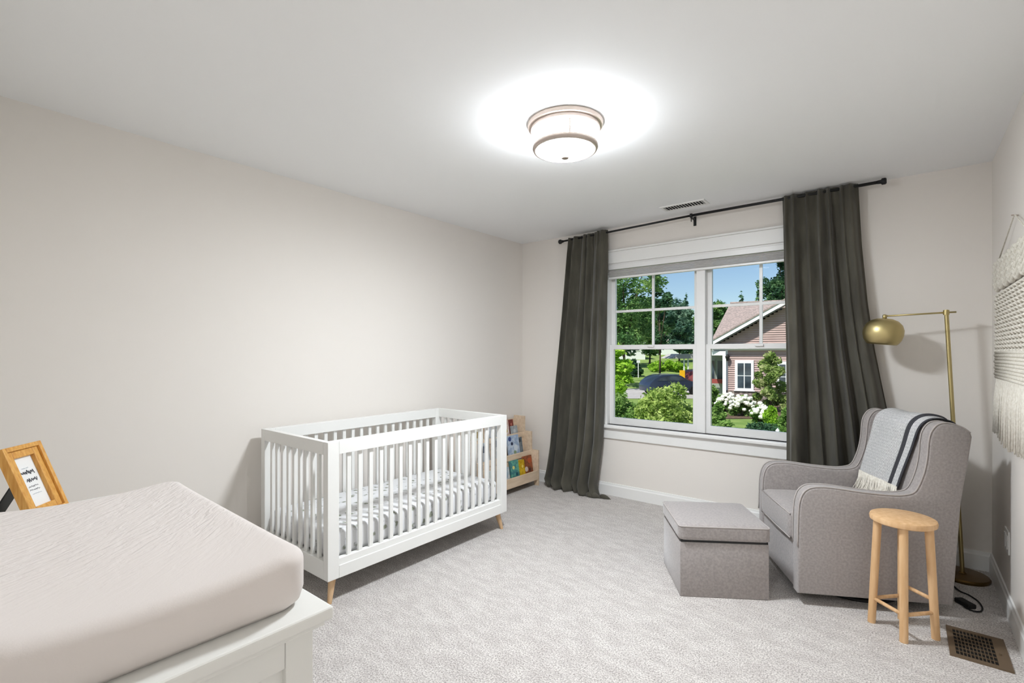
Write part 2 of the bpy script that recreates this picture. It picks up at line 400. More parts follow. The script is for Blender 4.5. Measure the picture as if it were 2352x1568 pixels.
# ================================================================== CRIB
CX0, CX1, CY0, CY1, CZ = -3.045, -2.297, 1.352, 2.792, 0.842
cr = thing('crib', 'white slatted baby crib on short splayed wooden legs against the wall', 'crib', ((CX0 + CX1) / 2, (CY0 + CY1) / 2, 0))
hx, hy = (CX1 - CX0) / 2, (CY1 - CY0) / 2
PT = 0.045
ZB0, ZB1, ZT0 = 0.128, 0.235, CZ - 0.068
for sx in (-1, 1):
    for sy in (-1, 1):
        xa, xb = sorted((sx * hx, sx * (hx - PT))); ya, yb = sorted((sy * hy, sy * (hy - 0.065)))
        tobj('corner_post', box(xa, xb, ya, yb, ZB0, CZ, bevel=0.003), M_crib, cr)
        xc, yc = sx * (hx - 0.05), sy * (hy - 0.055)
        tobj('leg', tube([(xc, yc, ZB0), (xc + sx * 0.022, yc + sy * 0.03, 0.0)], [0.021, 0.0115], 16), M_leg, cr, smooth=True, auto=50)
def crib_side(x, s):     # long side with 18 slats
    xa, xb = sorted((x, x - s * PT))
    tobj('top_rail', box(xa, xb, -hy + 0.065, hy - 0.065, ZT0, CZ, bevel=0.002), M_crib, cr)
    tobj('bottom_rail', box(xa, xb, -hy + 0.065, hy - 0.065, ZB0, ZB0 + 0.065, bevel=0.002), M_crib, cr)
    tobj('inner_rail', box(*sorted((x - s * 0.008, x - s * (PT - 0.004))), -hy + 0.065, hy - 0.065, ZB0 + 0.065, ZB1 - 0.008, bevel=0.002), M_crib, cr)
    n = 18; L = 2 * hy - 0.13
    for i in range(n):
        y = -L / 2 + L * (i + 1) / (n + 1)
        tobj('slat', box(x - s * PT * 0.5 - 0.007, x - s * PT * 0.5 + 0.007, y - 0.0115, y + 0.0115, ZB1 - 0.01, ZT0 + 0.002), M_crib, cr)
crib_side(hx, 1); crib_side(-hx, -1)
for s in (-1, 1):
    y = s * hy; ya, yb = sorted((y, y - s * 0.032))
    tobj('end_top_rail', box(-hx + PT, hx - PT, ya, yb, ZT0, CZ, bevel=0.002), M_crib, cr)
    tobj('end_bottom_rail', box(-hx + PT, hx - PT, ya, yb, ZB0, ZB1 - 0.01, bevel=0.002), M_crib, cr)
    n = 9; L = 2 * (hx - PT)
    for i in range(n):
        x = -L / 2 + L * (i + 1) / (n + 1)
        tobj('end_slat', box(x - 0.0115, x + 0.0115, y - s * 0.016 - 0.007, y - s * 0.016 + 0.007, ZB1 - 0.012, ZT0 + 0.002), M_crib, cr)
tobj('mattress_support', box(-hx + 0.05, hx - 0.05, -hy + 0.036, hy - 0.036, 0.195, 0.212), M_crib, cr)

def sheet_mat():
    m = bpy.data.materials.new('printed_sheet'); m.use_nodes = True; nt = m.node_tree; n = nt.nodes; l = nt.links
    p = n['Principled BSDF']; p.inputs['Roughness'].default_value = 0.9; p.inputs['Specular IOR Level'].default_value = 0.1
    tc = n.new('ShaderNodeTexCoord')
    v = n.new('ShaderNodeTexVoronoi'); v.inputs['Scale'].default_value = 17; l.new(tc.outputs['Object'], v.inputs['Vector'])
    ns = n.new('ShaderNodeTexNoise'); ns.inputs['Scale'].default_value = 46; ns.inputs['Detail'].default_value = 3; l.new(tc.outputs['Object'], ns.inputs['Vector'])
    ad = n.new('ShaderNodeMath'); ad.operation = 'MULTIPLY_ADD'; ad.inputs[1].default_value = 0.9; l.new(ns.outputs[0], ad.inputs[0]); l.new(v.outputs['Distance'], ad.inputs[2])
    cr_ = n.new('ShaderNodeValToRGB'); e = cr_.color_ramp.elements
    e[0].position = 0.58; e[0].color = (*lin((150, 154, 138)), 1); e[1].position = 0.80; e[1].color = (*lin((228, 228, 229)), 1)
    k = e.new(0.70); k.color = (*lin((202, 203, 203)), 1)
    l.new(ad.outputs[0], cr_.inputs[0]); l.new(cr_.outputs[0], p.inputs['Base Color'])
    b = n.new('ShaderNodeBump'); b.inputs['Strength'].default_value = 0.3; b.inputs['Distance'].default_value = 0.004
    t2 = n.new('ShaderNodeTexNoise'); t2.inputs['Scale'].default_value = 40; l.new(tc.outputs['Object'], t2.inputs['Vector'])
    l.new(t2.outputs[0], b.inputs['Height']); l.new(b.outputs[0], p.inputs['Normal']); return m
mt = thing('crib_mattress', 'crib mattress in a white sheet with grey-green leafy print', 'mattress', ((CX0 + CX1) / 2, (CY0 + CY1) / 2, 0.213))
tobj('fitted_sheet', box(-hx + 0.052, hx - 0.052, -hy + 0.042, hy - 0.042, 0, 0.145, bevel=0.028, seg=4), sheet_mat(), mt, smooth=True)

# ================================================================== DRESSER + CHANGING PAD + PHOTO FRAME
DRX0, DRX1, DRY0, DRY1, DRZ = -2.19, -0.885, 0.05, 0.535, 0.80
dr = thing('dresser', 'white dresser with framed side panel under the changing pad', 'dresser', ((DRX0 + DRX1) / 2, (DRY0 + DRY1) / 2, 0))
dx, dy = (DRX1 - DRX0) / 2, (DRY1 - DRY0) / 2
tobj('top', box(-dx, dx, -dy, dy, DRZ - 0.026, DRZ, bevel=0.006, seg=3), M_dresser, dr)
tobj('top_moulding', box(-dx + 0.012, dx - 0.012, -dy + 0.005, dy - 0.012, DRZ - 0.038, DRZ - 0.026, bevel=0.003), M_dresser, dr)
bx, by = dx - 0.03, dy - 0.028
for s in (-1, 1):
    xo = s * bx
    for (ya, yb, za, zb) in ((by - 0.055, by, 0, DRZ - 0.038), (-by, -by + 0.055, 0, DRZ - 0.038)):
        tobj('corner_stile', box(*sorted((xo, xo - s * 0.03)), ya, yb, za, zb, bevel=0.002), M_dresser, dr)
    for (za, zb) in ((DRZ - 0.038 - 0.06, DRZ - 0.038), (0.09, 0.16)):
        tobj('side_rail', box(*sorted((xo - s * 0.002, xo - s * 0.03)), -by + 0.055, by - 0.055, za, zb, bevel=0.002), M_dresser, dr)
    tobj('side_panel', box(*sorted((xo - s * 0.013, xo - s * 0.024)), -by + 0.05, by - 0.05, 0.15, DRZ - 0.09), M_dresser, dr)
tobj('back_panel', box(-bx + 0.03, bx - 0.03, -by + 0.004, -by + 0.014, 0.08, DRZ - 0.04), M_dresser, dr)
tobj('carcass', box(-bx + 0.03, bx - 0.03, -by + 0.015, by - 0.024, 0.1, DRZ - 0.04), M_dresser, dr)
for r_ in range(3):
    for c_ in range(2):
        w_ = (2 * bx - 0.06 - 0.024) / 2; x0 = -bx + 0.034 + c_ * (w_ + 0.016); z0 = 0.125 + r_ * 0.212
        d_ = tobj('drawer_front', box(x0, x0 + w_ - 0.004, by - 0.022, by - 0.002, z0, z0 + 0.2, bevel=0.003), M_dresser, dr)
        for kx in (0.25, 0.75):
            kb = lathe([(0, 0), (0.006, 0), (0.006, 0.012), (0.015, 0.016), (0.016, 0.022), (0.01, 0.028), (0, 0.029)], 20, mtx=Matrix.Translation((x0 + w_ * kx, by - 0.002, z0 + 0.1)) @ Matrix.Rotation(R(-90), 4, 'X'))
            tobj('knob', kb, M_nickel, d_, smooth=True)

def pad_mat():
    m = bpy.data.materials.new('blush_muslin'); m.use_nodes = True; nt = m.node_tree; n = nt.nodes; l = nt.links
    p = n['Principled BSDF']; p.inputs['Roughness'].default_value = 0.95; p.inputs['Specular IOR Level'].default_value = 0.08
    p.inputs['Base Color'].default_value = (*lin((226, 218, 213)), 1); p.inputs['Sheen Weight'].default_value = 0.15
    tc = n.new('ShaderNodeTexCoord'); mp = n.new('ShaderNodeMapping'); mp.vector_type = 'TEXTURE'; mp.inputs['Scale'].default_value = (1 / 24, 1 / 5, 1 / 5); mp.inputs['Rotation'].default_value = (0, 0, 0.75)
    l.new(tc.outputs['Object'], mp.inputs[0])
    t = n.new('ShaderNodeTexNoise'); t.inputs['Scale'].default_value = 3.2; t.inputs['Detail'].default_value = 3; t.inputs['Distortion'].default_value = 0.7
    l.new(mp.outputs[0], t.inputs['Vector'])
    sx = n.new('ShaderNodeSeparateXYZ'); l.new(tc.outputs['Object'], sx.inputs[0])
    mr = n.new('ShaderNodeMapRange'); mr.inputs[1].default_value = 0.36; mr.inputs[2].default_value = 0.05; mr.inputs[3].default_value = 0.06; mr.inputs[4].default_value = 1.0
    l.new(sx.outputs[0], mr.inputs[0])
    mz = n.new('ShaderNodeMapRange'); mz.inputs[1].default_value = 0.07; mz.inputs[2].default_value = 0.088; mz.inputs[3].default_value = 0.0; mz.inputs[4].default_value = 0.75
    l.new(sx.outputs[2], mz.inputs[0])
    ml = n.new('ShaderNodeMath'); ml.operation = 'MULTIPLY'; l.new(mr.outputs[0], ml.inputs[0]); l.new(mz.outputs[0], ml.inputs[1])
    b = n.new('ShaderNodeBump'); b.inputs['Distance'].default_value = 0.010
    l.new(ml.outputs[0], b.inputs['Strength']); l.new(t.outputs[0], b.inputs['Height'])
    t2 = n.new('ShaderNodeTexNoise'); t2.inputs['Scale'].default_value = 380; l.new(tc.outputs['Object'], t2.inputs['Vector'])
    b2 = n.new('ShaderNodeBump'); b2.inputs['Strength'].default_value = 0.15; b2.inputs['Distance'].default_value = 0.001
    l.new(t2.outputs[0], b2.inputs['Height']); l.new(b.outputs[0], b2.inputs['Normal']); l.new(b2.outputs[0], p.inputs['Normal'])
    return m
PX0, PX1, PY0, PY1 = -1.785, -0.932, 0.052, 0.522
pd = thing('changing_pad', 'blush changing pad with raised edges lying on the white dresser', 'changing pad', ((PX0 + PX1) / 2, (PY0 + PY1) / 2, DRZ))
def pad_mesh():
    lx, ly = (PX1 - PX0) / 2, (PY1 - PY0) / 2
    bm = nb(); nx, ny = 60, 36; rr = 0.045
    def top(u, v):   # u,v in -1..1
        return 0.093 + 0.022 * abs(v) ** 2.4 + 0.005 * abs(u) ** 6
    # rounded-rectangle super-ellipse footprint, layered shells
    def foot(a, inset, rc):
        # point on rounded rect at angle param a
        X, Y = lx - inset, ly - inset
        # walk perimeter
        seg = [('l', (X, -Y + rc), (X, Y - rc)), ('a', (X - rc, Y - rc), 0), ('l', (X - rc, Y), (-X + rc, Y)), ('a', (-X + rc, Y - rc), 90),
               ('l', (-X, Y - rc), (-X, -Y + rc)), ('a', (-X + rc, -Y + rc), 180), ('l', (-X + rc, -Y), (X - rc, -Y)), ('a', (X - rc, -Y + rc), 270)]
        k = int(a * 8) % 8; t = a * 8 - int(a * 8); s = seg[k]
        if s[0] == 'l': return (s[1][0] + (s[2][0] - s[1][0]) * t, s[1][1] + (s[2][1] - s[1][1]) * t)
        an = R(s[2] + 90 * t); return (s[1][0] + rc * math.cos(an), s[1][1] + rc * math.sin(an))
    n = 160; rings = []
    prof = [(0.016, 0.0, 0.0), (0.005, 0.012, 0.0), (0.0, 0.035, 0.0)]   # inset, z, -
    for ins, z, _ in prof:
        rings.append([bm.verts.new((*foot(i / n, ins, rr), z)) for i in range(n)])
    er = 0.030                                                           # rounded top edge
    for k in range(0, 8):
        an = R(90 * k / 7); ins = er * (1 - math.cos(an)) ; ring = []
        for i in range(n):
            x, y = foot(i / n, ins, rr); zt = top(x / lx, y / ly)
            ring.append(bm.verts.new((x, y, zt - er + er * math.sin(an))))
        rings.append(ring)
    for k in range(1, 14):
        f = k / 14; ins = er + (ly - er - 0.004) * f; ring = []
        for i in range(n):
            rc = max(0.002, rr * (1 - f))
            x, y = foot(i / n, ins, min(rc, ly - ins - 0.001) if ly - ins > 0.003 else 0.001); ring.append(bm.verts.new((x, y, top(x / lx, y / ly))))
        rings.append(ring)
    for a, b in zip(rings, rings[1:]):
        for i in range(n): bm.faces.new((a[i], a[(i + 1) % n], b[(i + 1) % n], b[i]))
    bm.faces.new(rings[0][::-1]); bm.faces.new(rings[-1])
    bmesh.ops.remove_doubles(bm, verts=bm.verts[:], dist=0.0004)
    return bm
pd.rotation_euler = (0, 0, R(-1.6)); tobj('pad_cover', pad_mesh(), pad_mat(), pd, smooth=True)

FA, FT, FWD, FH = 0.888, 0.364, 0.152, 0.228
n_ = Vector((math.cos(FA), math.sin(FA), 0)); e_ = Vector((-math.sin(FA), math.cos(FA), 0))
fr = thing('photo_frame', 'honey wood picture frame with script print leaning on its black easel', 'picture frame', Vector((-1.987, 0.237, DRZ)) + e_ * FWD / 2, FA)
# local: x = normal (towards the viewer), y = width, z up, leaning back by FT
ML = Matrix.Translation((0, 0, 0.0105)) @ Matrix.Rotation(-FT, 4, 'Y')
def frame_part(nm, a, m, bev=0.002, par=None):
    b = box(*a, bevel=bev); bmesh.ops.transform(b, matrix=ML, verts=b.verts[:]); return tobj(nm, b, m, par or fr)
w2 = FWD / 2; bt = 0.036; th = 0.024
for (ya, yb, za, zb) in ((-w2, -w2 + 0.014, 0, FH), (w2 - 0.014, w2, 0, FH), (-w2 + 0.014, w2 - 0.014, 0, 0.014), (-w2 + 0.014, w2 - 0.014, FH - 0.014, FH)):
    frame_part('frame_rim', (-th, 0.0, ya, yb, za, zb), M_frame)
for (ya, yb, za, zb) in ((-w2 + 0.014, -w2 + bt, 0.014, FH - 0.014), (w2 - bt, w2 - 0.014, 0.014, FH - 0.014), (-w2 + bt, w2 - bt, 0.014, bt), (-w2 + bt, w2 - bt, FH - bt, FH - 0.014)):
    frame_part('inner_moulding', (-th, -0.007, ya, yb, za, zb), M_frame)
pp = frame_part('print', (-0.020, -0.019, -w2 + bt - 0.002, w2 - bt + 0.002, bt - 0.002, FH - bt + 0.002), M_paper, 0)
random.seed(5)
def scribble(z, h, y0, y1, r, m, seed):
    rd = random.Random(seed); pts = []; n = int((y1 - y0) / 0.0035)
    for i in range(n + 1):
        y = y0 + (y1 - y0) * i / n
        pts.append(ML @ Vector((-0.0183, y + rd.uniform(-0.001, 0.001), z + h * (rd.uniform(0.3, 1) if i % 2 else rd.uniform(-1, -0.2)))))
    b = nb(); add_tube(b, crom(pts, 3), r, 5); return tobj('script_line', b, m, pp)
scribble(0.157, 0.0016, -0.016, 0.012, 0.0004, M_ink2, 1)
scribble(0.143, 0.0075, -0.026, 0.026, 0.0011, M_ink, 2)
scribble(0.118, 0.0065, -0.014, 0.026, 0.0010, M_ink, 3)
scribble(0.098, 0.0028, -0.018, 0.020, 0.0005, M_ink, 4)
scribble(0.087, 0.0025, -0.020, 0.020, 0.0005, M_ink, 5)
scribble(0.074, 0.0018, -0.016, 0.020, 0.0004, M_ink2, 6)
frame_part('backing', (-th - 0.003, -th, -w2 + 0.006, w2 - 0.006, 0.006, FH - 0.006), M_black, 0)
p0 = ML @ Vector((-th - 0.003, 0, FH * 0.62)); p1 = Vector((p0.x - 0.075, 0, 0.003))
b = nb(); d_ = (p1 - p0); ang = math.atan2(-d_.x, -d_.z)
add_box(b, -0.002, 0.002, -0.026, 0.026, 0, d_.length, mtx=Matrix.Translation(p1) @ Matrix.Rotation(math.atan2(p0.x - p1.x, p0.z - p1.z), 4, 'Y'))
tobj('easel_leg', b, M_black, fr)

# ================================================================== GLIDER CHAIR
CA = R(28.6)
ch = thing('armchair', 'grey upholstered wingback glider armchair with swivel base in the corner', 'armchair', (-0.428, 2.892, 0), CA)
CWD = 0.64; PTH = 0.078
prof = [(0.0, 0.058), (0.0, 0.30), (0.004, 0.47), (0.012, 0.538), (0.030, 0.580), (0.062, 0.604), (0.11, 0.611), (0.172, 0.609), (0.304, 0.594), (0.43, 0.586), (0.50, 0.592),
        (0.542, 0.615), (0.575, 0.695), (0.591, 0.775), (0.599, 0.870), (0.614, 0.918), (0.644, 0.950), (0.690, 0.955), (0.745, 0.935), (0.778, 0.910)]
prof_s = [tuple(v)[:2] for v in crom([Vector((a, b, 0)) for a, b in prof[1:]], 4)]
full = [(0.0, 0.058)] + prof_s + [(0.784, 0.89), (0.769, 0.779), (0.736, 0.563), (0.702, 0.058)]
for y0, y1 in ((0.0, PTH), (CWD - PTH, CWD)):
    sp = tobj('side_panel', prism(full, y0, y1, bevel=0.012, seg=3), M_fabric, ch, smooth=True, auto=40)
    for yy in (y0 + 0.006, y1 - 0.006):
        tobj('piping', tube([(a - 0.002, yy, b + 0.001) for a, b in prof_s], 0.0038, 6), M_piping, sp, smooth=True)
backp = [(0.49, 0.26), (0.525, 0.44), (0.572, 0.66), (0.612, 0.84), (0.632, 0.915), (0.655, 0.945), (0.69, 0.952), (0.735, 0.936), (0.768, 0.905), (0.766, 0.85), (0.728, 0.563), (0.694, 0.07), (0.52, 0.07)]
tobj('backrest', prism([tuple(v)[:2] for v in crom([Vector((a, b, 0)) for a, b in backp[:9]], 4)] + backp[9:], PTH - 0.004, CWD - PTH + 0.004), M_fabric, ch, smooth=True, auto=50)
def cushion(x0, x1, y0, y1, z0, z1, crown, r, n=18):
    """soft box: rounded edges, crowned top"""
    bm = box(x0, x1, y0, y1, z0, z1); bmesh.ops.subdivide_edges(bm, edges=bm.edges[:], cuts=n, use_grid_fill=True)
    cx, cy, cz = (x0 + x1) / 2, (y0 + y1) / 2, (z0 + z1) / 2; a, b_, c = (x1 - x0) / 2, (y1 - y0) / 2, (z1 - z0) / 2
    for v in bm.verts:
        p = Vector((v.co.x - cx, v.co.y - cy, v.co.z - cz))
        q = Vector((max(-a + r, min(a - r, p.x)), max(-b_ + r, min(b_ - r, p.y)), max(-c + r, min(c - r, p.z))))
        d = p - q
        if d.length > 1e-6: p = q + d.normalized() * min(r, max(abs(d.x), abs(d.y), abs(d.z)))
        if p.z > 0:
            p.z += crown * max(0, 1 - (p.x / a) ** 2) * max(0, 1 - (p.y / b_) ** 2)
        v.co = p + Vector((cx, cy, cz))
    return bm
sc_ = tobj('seat_cushion', cushion(-0.012, 0.545, PTH + 0.003, CWD - PTH - 0.003, 0.305, 0.452, 0.018, 0.026), M_fabric, ch, smooth=True)
for zz in (0.315, 0.442):
    tobj('cushion_piping', tube([(-0.008, PTH + 0.012, zz), (-0.012, CWD / 2, zz + (0.003 if zz > 0.4 else 0)), (-0.008, CWD - PTH - 0.012, zz)], 0.0036, 6), M_piping, sc_, smooth=True)
tobj('front_rail', box(0.008, 0.045, PTH - 0.004, CWD - PTH + 0.004, 0.06, 0.303, bevel=0.006), M_fabric, ch)
tobj('underside', box(0.04, 0.69, 0.03, CWD - 0.03, 0.058, 0.075), M_black, ch)
tobj('swivel_base', lathe([(0.235, 0.0), (0.245, 0.006), (0.245, 0.016), (0.225, 0.022), (0.205, 0.016), (0.205, 0.0), (0.235, 0.0)], 56, c=(0.37, CWD / 2, 0.0)), M_black, ch, smooth=True)
bm = nb()
for a in (0, 90):
    add_box(bm, -0.22, 0.22, -0.02, 0.02, 0.012, 0.024, mtx=Matrix.Translation((0.37, CWD / 2, 0)) @ Matrix.Rotation(R(a + 45), 4, 'Z'))
add_lathe(bm, [(0, 0.058), (0.05, 0.058), (0.05, 0.02), (0, 0.02)], 24, c=(0.37, CWD / 2, 0))
tobj('swivel_hub', bm, M_black, ch)

# ---- throw over the back
def throw_mat():
    m = bpy.data.materials.new('knit_throw'); m.use_nodes = True; nt = m.node_tree; n = nt.nodes; l = nt.links
    p = n['Principled BSDF']; p.inputs['Roughness'].default_value = 0.95; p.inputs['Specular IOR Level'].default_value = 0.05
    uv = n.new('ShaderNodeUVMap'); mp = n.new('ShaderNodeMapping'); l.new(uv.outputs[0], mp.inputs[0]); mp.inputs['Scale'].default_value = (60, 46, 1)
    sx = n.new('ShaderNodeSeparateXYZ'); l.new(mp.outputs[0], sx.inputs[0])
    def s(o, k):
        q = n.new('ShaderNodeMath'); q.operation = 'MULTIPLY'; q.inputs[1].default_value = k; l.new(o, q.inputs[0])
        w = n.new('ShaderNodeMath'); w.operation = 'SINE'; l.new(q.outputs[0], w.inputs[0]); return w.outputs[0]
    ns = n.new('ShaderNodeTexNoise'); ns.inputs['Scale'].default_value = 1.2; ns.inputs['Detail'].default_value = 2; l.new(mp.outputs[0], ns.inputs['Vector'])
    a = s(sx.outputs[0], 6.283); c = s(sx.outputs[1], 6.283)
    ad = n.new('ShaderNodeMath'); ad.operation = 'MULTIPLY_ADD'; ad.inputs[1].default_value = 0.15; l.new(c, ad.inputs[0]); l.new(a, ad.inputs[2])
    ad2 = n.new('ShaderNodeMath'); ad2.operation = 'MULTIPLY_ADD'; ad2.inputs[1].default_value = 3.0; l.new(ns.outputs[0], ad2.inputs[0]); l.new(ad.outputs[0], ad2.inputs[2])
    mr = n.new('ShaderNodeMapRange'); mr.inputs[1].default_value = 0.0; mr.inputs[2].default_value = 3.0; l.new(ad2.outputs[0], mr.inputs[0])
    cr_ = n.new('ShaderNodeValToRGB'); e = cr_.color_ramp.elements; e[0].position = 0.15; e[0].color = (*lin((158, 158, 160)), 1); e[1].position = 0.55; e[1].color = (*lin((232, 231, 230)), 1)
    l.new(mr.outputs[0], cr_.inputs[0])
    # woven dark stripes near the side hem (U runs across the width)
    su = n.new('ShaderNodeSeparateXYZ'); l.new(uv.outputs[0], su.inputs[0])
    st = n.new('ShaderNodeValToRGB'); st.color_ramp.interpolation = 'CONSTANT'; e = st.color_ramp.elements
    e[0].position = 0; e[0].color = (0, 0, 0, 1); e[1].position = 0.800; e[1].color = (1, 1, 1, 1)
    k = e.new(0.845); k.color = (0, 0, 0, 1); k = e.new(0.965); k.color = (1, 1, 1, 1)
    l.new(su.outputs[0], st.inputs[0])
    mx = n.new('ShaderNodeMixRGB'); l.new(st.outputs[0], mx.inputs[0]); l.new(cr_.outputs[0], mx.inputs[1]); mx.inputs[2].default_value = (*lin((74, 74, 78)), 1)
    l.new(mx.outputs[0], p.inputs['Base Color'])
    b = n.new('ShaderNodeBump'); b.inputs['Strength'].default_value = 0.7; b.inputs['Distance'].default_value = 0.005
    l.new(mr.outputs[0], b.inputs['Height']); l.new(b.outputs[0], p.inputs['Normal']); return m
th_ = thing('throw_blanket', 'light grey knitted throw with dark stripes and cream fringe over the armchair back', 'blanket', (-0.428, 2.892, 0), CA)
path = crom([Vector((a, b, 0)) for a, b in ((0.797, 0.70), (0.800, 0.80), (0.798, 0.895), (0.770, 0.945), (0.72, 0.966), (0.670, 0.967), (0.632, 0.945), (0.608, 0.90), (0.588, 0.80), (0.560, 0.68), (0.540, 0.585))], 8)
acc = [0]
for a, b in zip(path, path[1:]): acc.append(acc[-1] + (b - a).length)
TY0, TY1 = 0.135, 0.555   # across width: near the inner wing ... far side
def tpos(u, s):
    """u 0(far)..1(near), s 0..1 along path"""
    L = s * acc[-1]
    i = max(k for k in range(len(acc)) if acc[k] <= L + 1e-9); i = min(i, len(path) - 2)
    f = (L - acc[i]) / (acc[i + 1] - acc[i]); p = path[i].lerp(path[i + 1], f)
    far = interp([(0, 0.50), (0.45, 0.50), (1, 0.545)], s); near = interp([(0, 0.11), (0.45, 0.095), (1, 0.150)], s)
    y = far + (near - far) * u
    t = (path[i + 1] - path[i]).normalized(); nrm = Vector((-t.y, t.x, 0))
    if nrm.dot(Vector((0.66, 0.8, 0)) - p) > 0: nrm = -nrm
    wob = 0.004 * math.sin(u * 9 + s * 5) + (0.010 * max(0, 1 - abs(u - 0.80) / 0.05)) + 0.004
    q = p + nrm * wob
    return Vector((q.x, y, q.y))
NU, NV = 60, 70
bm = nb(); uvl = bm.loops.layers.uv.new('UVMap')
V = [[bm.verts.new(tpos(i / NU, j / NV)) for j in range(NV + 1)] for i in range(NU + 1)]
for i in range(NU):
    for j in range(NV):
        f = bm.faces.new((V[i][j], V[i + 1][j], V[i + 1][j + 1], V[i][j + 1]))
        for lp, (a, c) in zip(f.loops, ((i, j), (i + 1, j), (i + 1, j + 1), (i, j + 1))): lp[uvl].uv = (a / NU, c / NV)
o = tobj('knit_panel', bm, throw_mat(), th_, smooth=True)
md = o.modifiers.new('thickness', 'SOLIDIFY'); md.thickness = 0.006; md.offset = 1
bm = nb(); rd = random.Random(3)
for k in range(110):
    u = (k + 0.5) / 110; p = tpos(u, 1.0); ln = rd.uniform(0.092, 0.116)
    pts = [p + Vector((0.0, 0, 0.01)), p + Vector((-0.006 + rd.uniform(-.004, .002), rd.uniform(-.005, .005), -ln * 0.4)), p + Vector((-0.02 + rd.uniform(-.008, .004), rd.uniform(-.008, .008), -ln * 0.8)), p + Vector((-0.030 + rd.uniform(-.012, .006), rd.uniform(-.01, .01), -ln))]
    add_tube(bm, pts, [0.0026, 0.0026, 0.0024, 0.0016], 5)
o = tobj('fringe', bm, M_cream, th_, smooth=True); o['kind'] = 'stuff'

# ================================================================== OTTOMAN
OA = R(33.0)
ot = thing('ottoman', 'grey upholstered storage ottoman with a cushioned lid before the armchair', 'ottoman', (-0.937, 2.592, 0), OA)
OW, OD = 0.463, 0.432
tobj('body', box(0.004, OW - 0.004, 0.004, OD - 0.004, 0.0, 0.292, bevel=0.006), M_fabric, ot, smooth=True, auto=40)
lid = tobj('lid', cushion(-0.004, OW + 0.004, -0.004, OD + 0.004, 0.298, 0.386, 0.006, 0.022, 16), M_fabric, ot, smooth=True)
def rr_path(x0, x1, y0, y1, z, r, n=5):
    pts = []
    for cx, cy, a0 in ((x1 - r, y1 - r, 0), (x0 + r, y1 - r, 90), (x0 + r, y0 + r, 180), (x1 - r, y0 + r, 270)):
        for k in range(n + 1):
            a = R(a0 + 90 * k / n); pts.append((cx + r * math.cos(a), cy + r * math.sin(a), z))
    return pts
tobj('lid_piping', tube(rr_path(-0.001, OW + 0.001, -0.001, OD + 0.001, 0.376, 0.02), 0.0035, 6, closed=True), M_piping, lid, smooth=True)
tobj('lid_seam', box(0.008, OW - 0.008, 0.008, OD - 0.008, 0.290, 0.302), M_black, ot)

# ================================================================== SIDE STOOL
st = thing('stool', 'round pale wood stool on four legs beside the armchair', 'stool', (-0.007, 2.937, 0), R(2))
SH = 0.535
tobj('seat', lathe([(0, SH - 0.03), (0.118, SH - 0.03), (0.126, SH - 0.025), (0.128, SH - 0.012), (0.125, SH - 0.003), (0.119, SH), (0, SH + 0.0)], 56), M_wood, st, smooth=True, auto=40)
lp = []
for k in range(4):
    a = R(90 * k)
    b0 = Vector((0.118 * math.cos(a), 0.118 * math.sin(a), 0)); b1 = Vector((0.094 * math.cos(a), 0.094 * math.sin(a), SH - 0.029)); lp.append((b0, b1))
    tobj('leg', tube([b0, b1], [0.0165, 0.0175], 18), M_wood, st, smooth=True, auto=50)
for k in range(4):
    z = 0.125 if k % 2 else 0.185
    if k == 2: z = 0.125
    f = z / SH; a = lp[k][0].lerp(lp[k][1], f); b = lp[(k + 1) % 4][0].lerp(lp[(k + 1) % 4][1], f)
    tobj('stretcher', tube([a, b], 0.0085, 12), M_wood, st, smooth=True)

# ================================================================== FLOOR LAMP
fl = thing('floor_lamp', 'brass floor lamp with globe shade on a side arm behind the armchair', 'floor lamp', (0.262, 3.85, 0))
tobj('base', lathe([(0, 0.0), (0.118, 0.0), (0.121, 0.006), (0.121, 0.014), (0.115, 0.021), (0.02, 0.026), (0.013, 0.034), (0, 0.034)], 56), M_brassd, fl, smooth=True, auto=40)
PTOP = Vector((-0.071, 0.0, 1.556))
tobj('pole', tube([(0, 0, 0.026), PTOP], 0.0105, 18), M_brass, fl, smooth=True, auto=50)
AE = Vector((-0.352, -0.045, 1.530)); A0 = Vector((-0.071, 0, 1.540)); dirn = (A0 - AE).normalized()
tobj('arm', tube([AE, A0 + dirn * 0.045], 0.0052, 14), M_brass, fl, smooth=True)
tobj('clamp', lathe([(0, -0.014), (0.0145, -0.014), (0.0145, 0.014), (0, 0.014)], 20, c=tuple(A0)), M_brass, fl, smooth=True, auto=40)
shade_prof = [(0.012, 0.086), (0.04, 0.083), (0.070, 0.070), (0.093, 0.046), (0.104, 0.016), (0.104, -0.016), (0.096, -0.046), (0.084, -0.066), (0.074, -0.076), (0.071, -0.076), (0.082, -0.062), (0.093, -0.044), (0.100, -0.016), (0.100, 0.016), (0.088, 0.044), (0.066, 0.066), (0.0, 0.078)]
mtx = Matrix.Translation((-0.366, -0.048, 1.430)) @ Matrix.Rotation(R(6), 4, 'Y')
sd = tobj('shade', lathe(shade_prof, 56, mtx=mtx), M_brass, fl, smooth=True)
tobj('shade_knuckle', lathe([(0, -0.014), (0.011, -0.014), (0.011, 0.012), (0.006, 0.016), (0, 0.016)], 18, c=(-0.358, -0.047, 1.524)), M_brass, sd, smooth=True)
tobj('bulb', lathe([(0, -0.05), (0.022, -0.042), (0.030, -0.018), (0.024, 0.008), (0.013, 0.03), (0.013, 0.06), (0, 0.06)], 24, mtx=mtx), M_paper, sd, smooth=True)

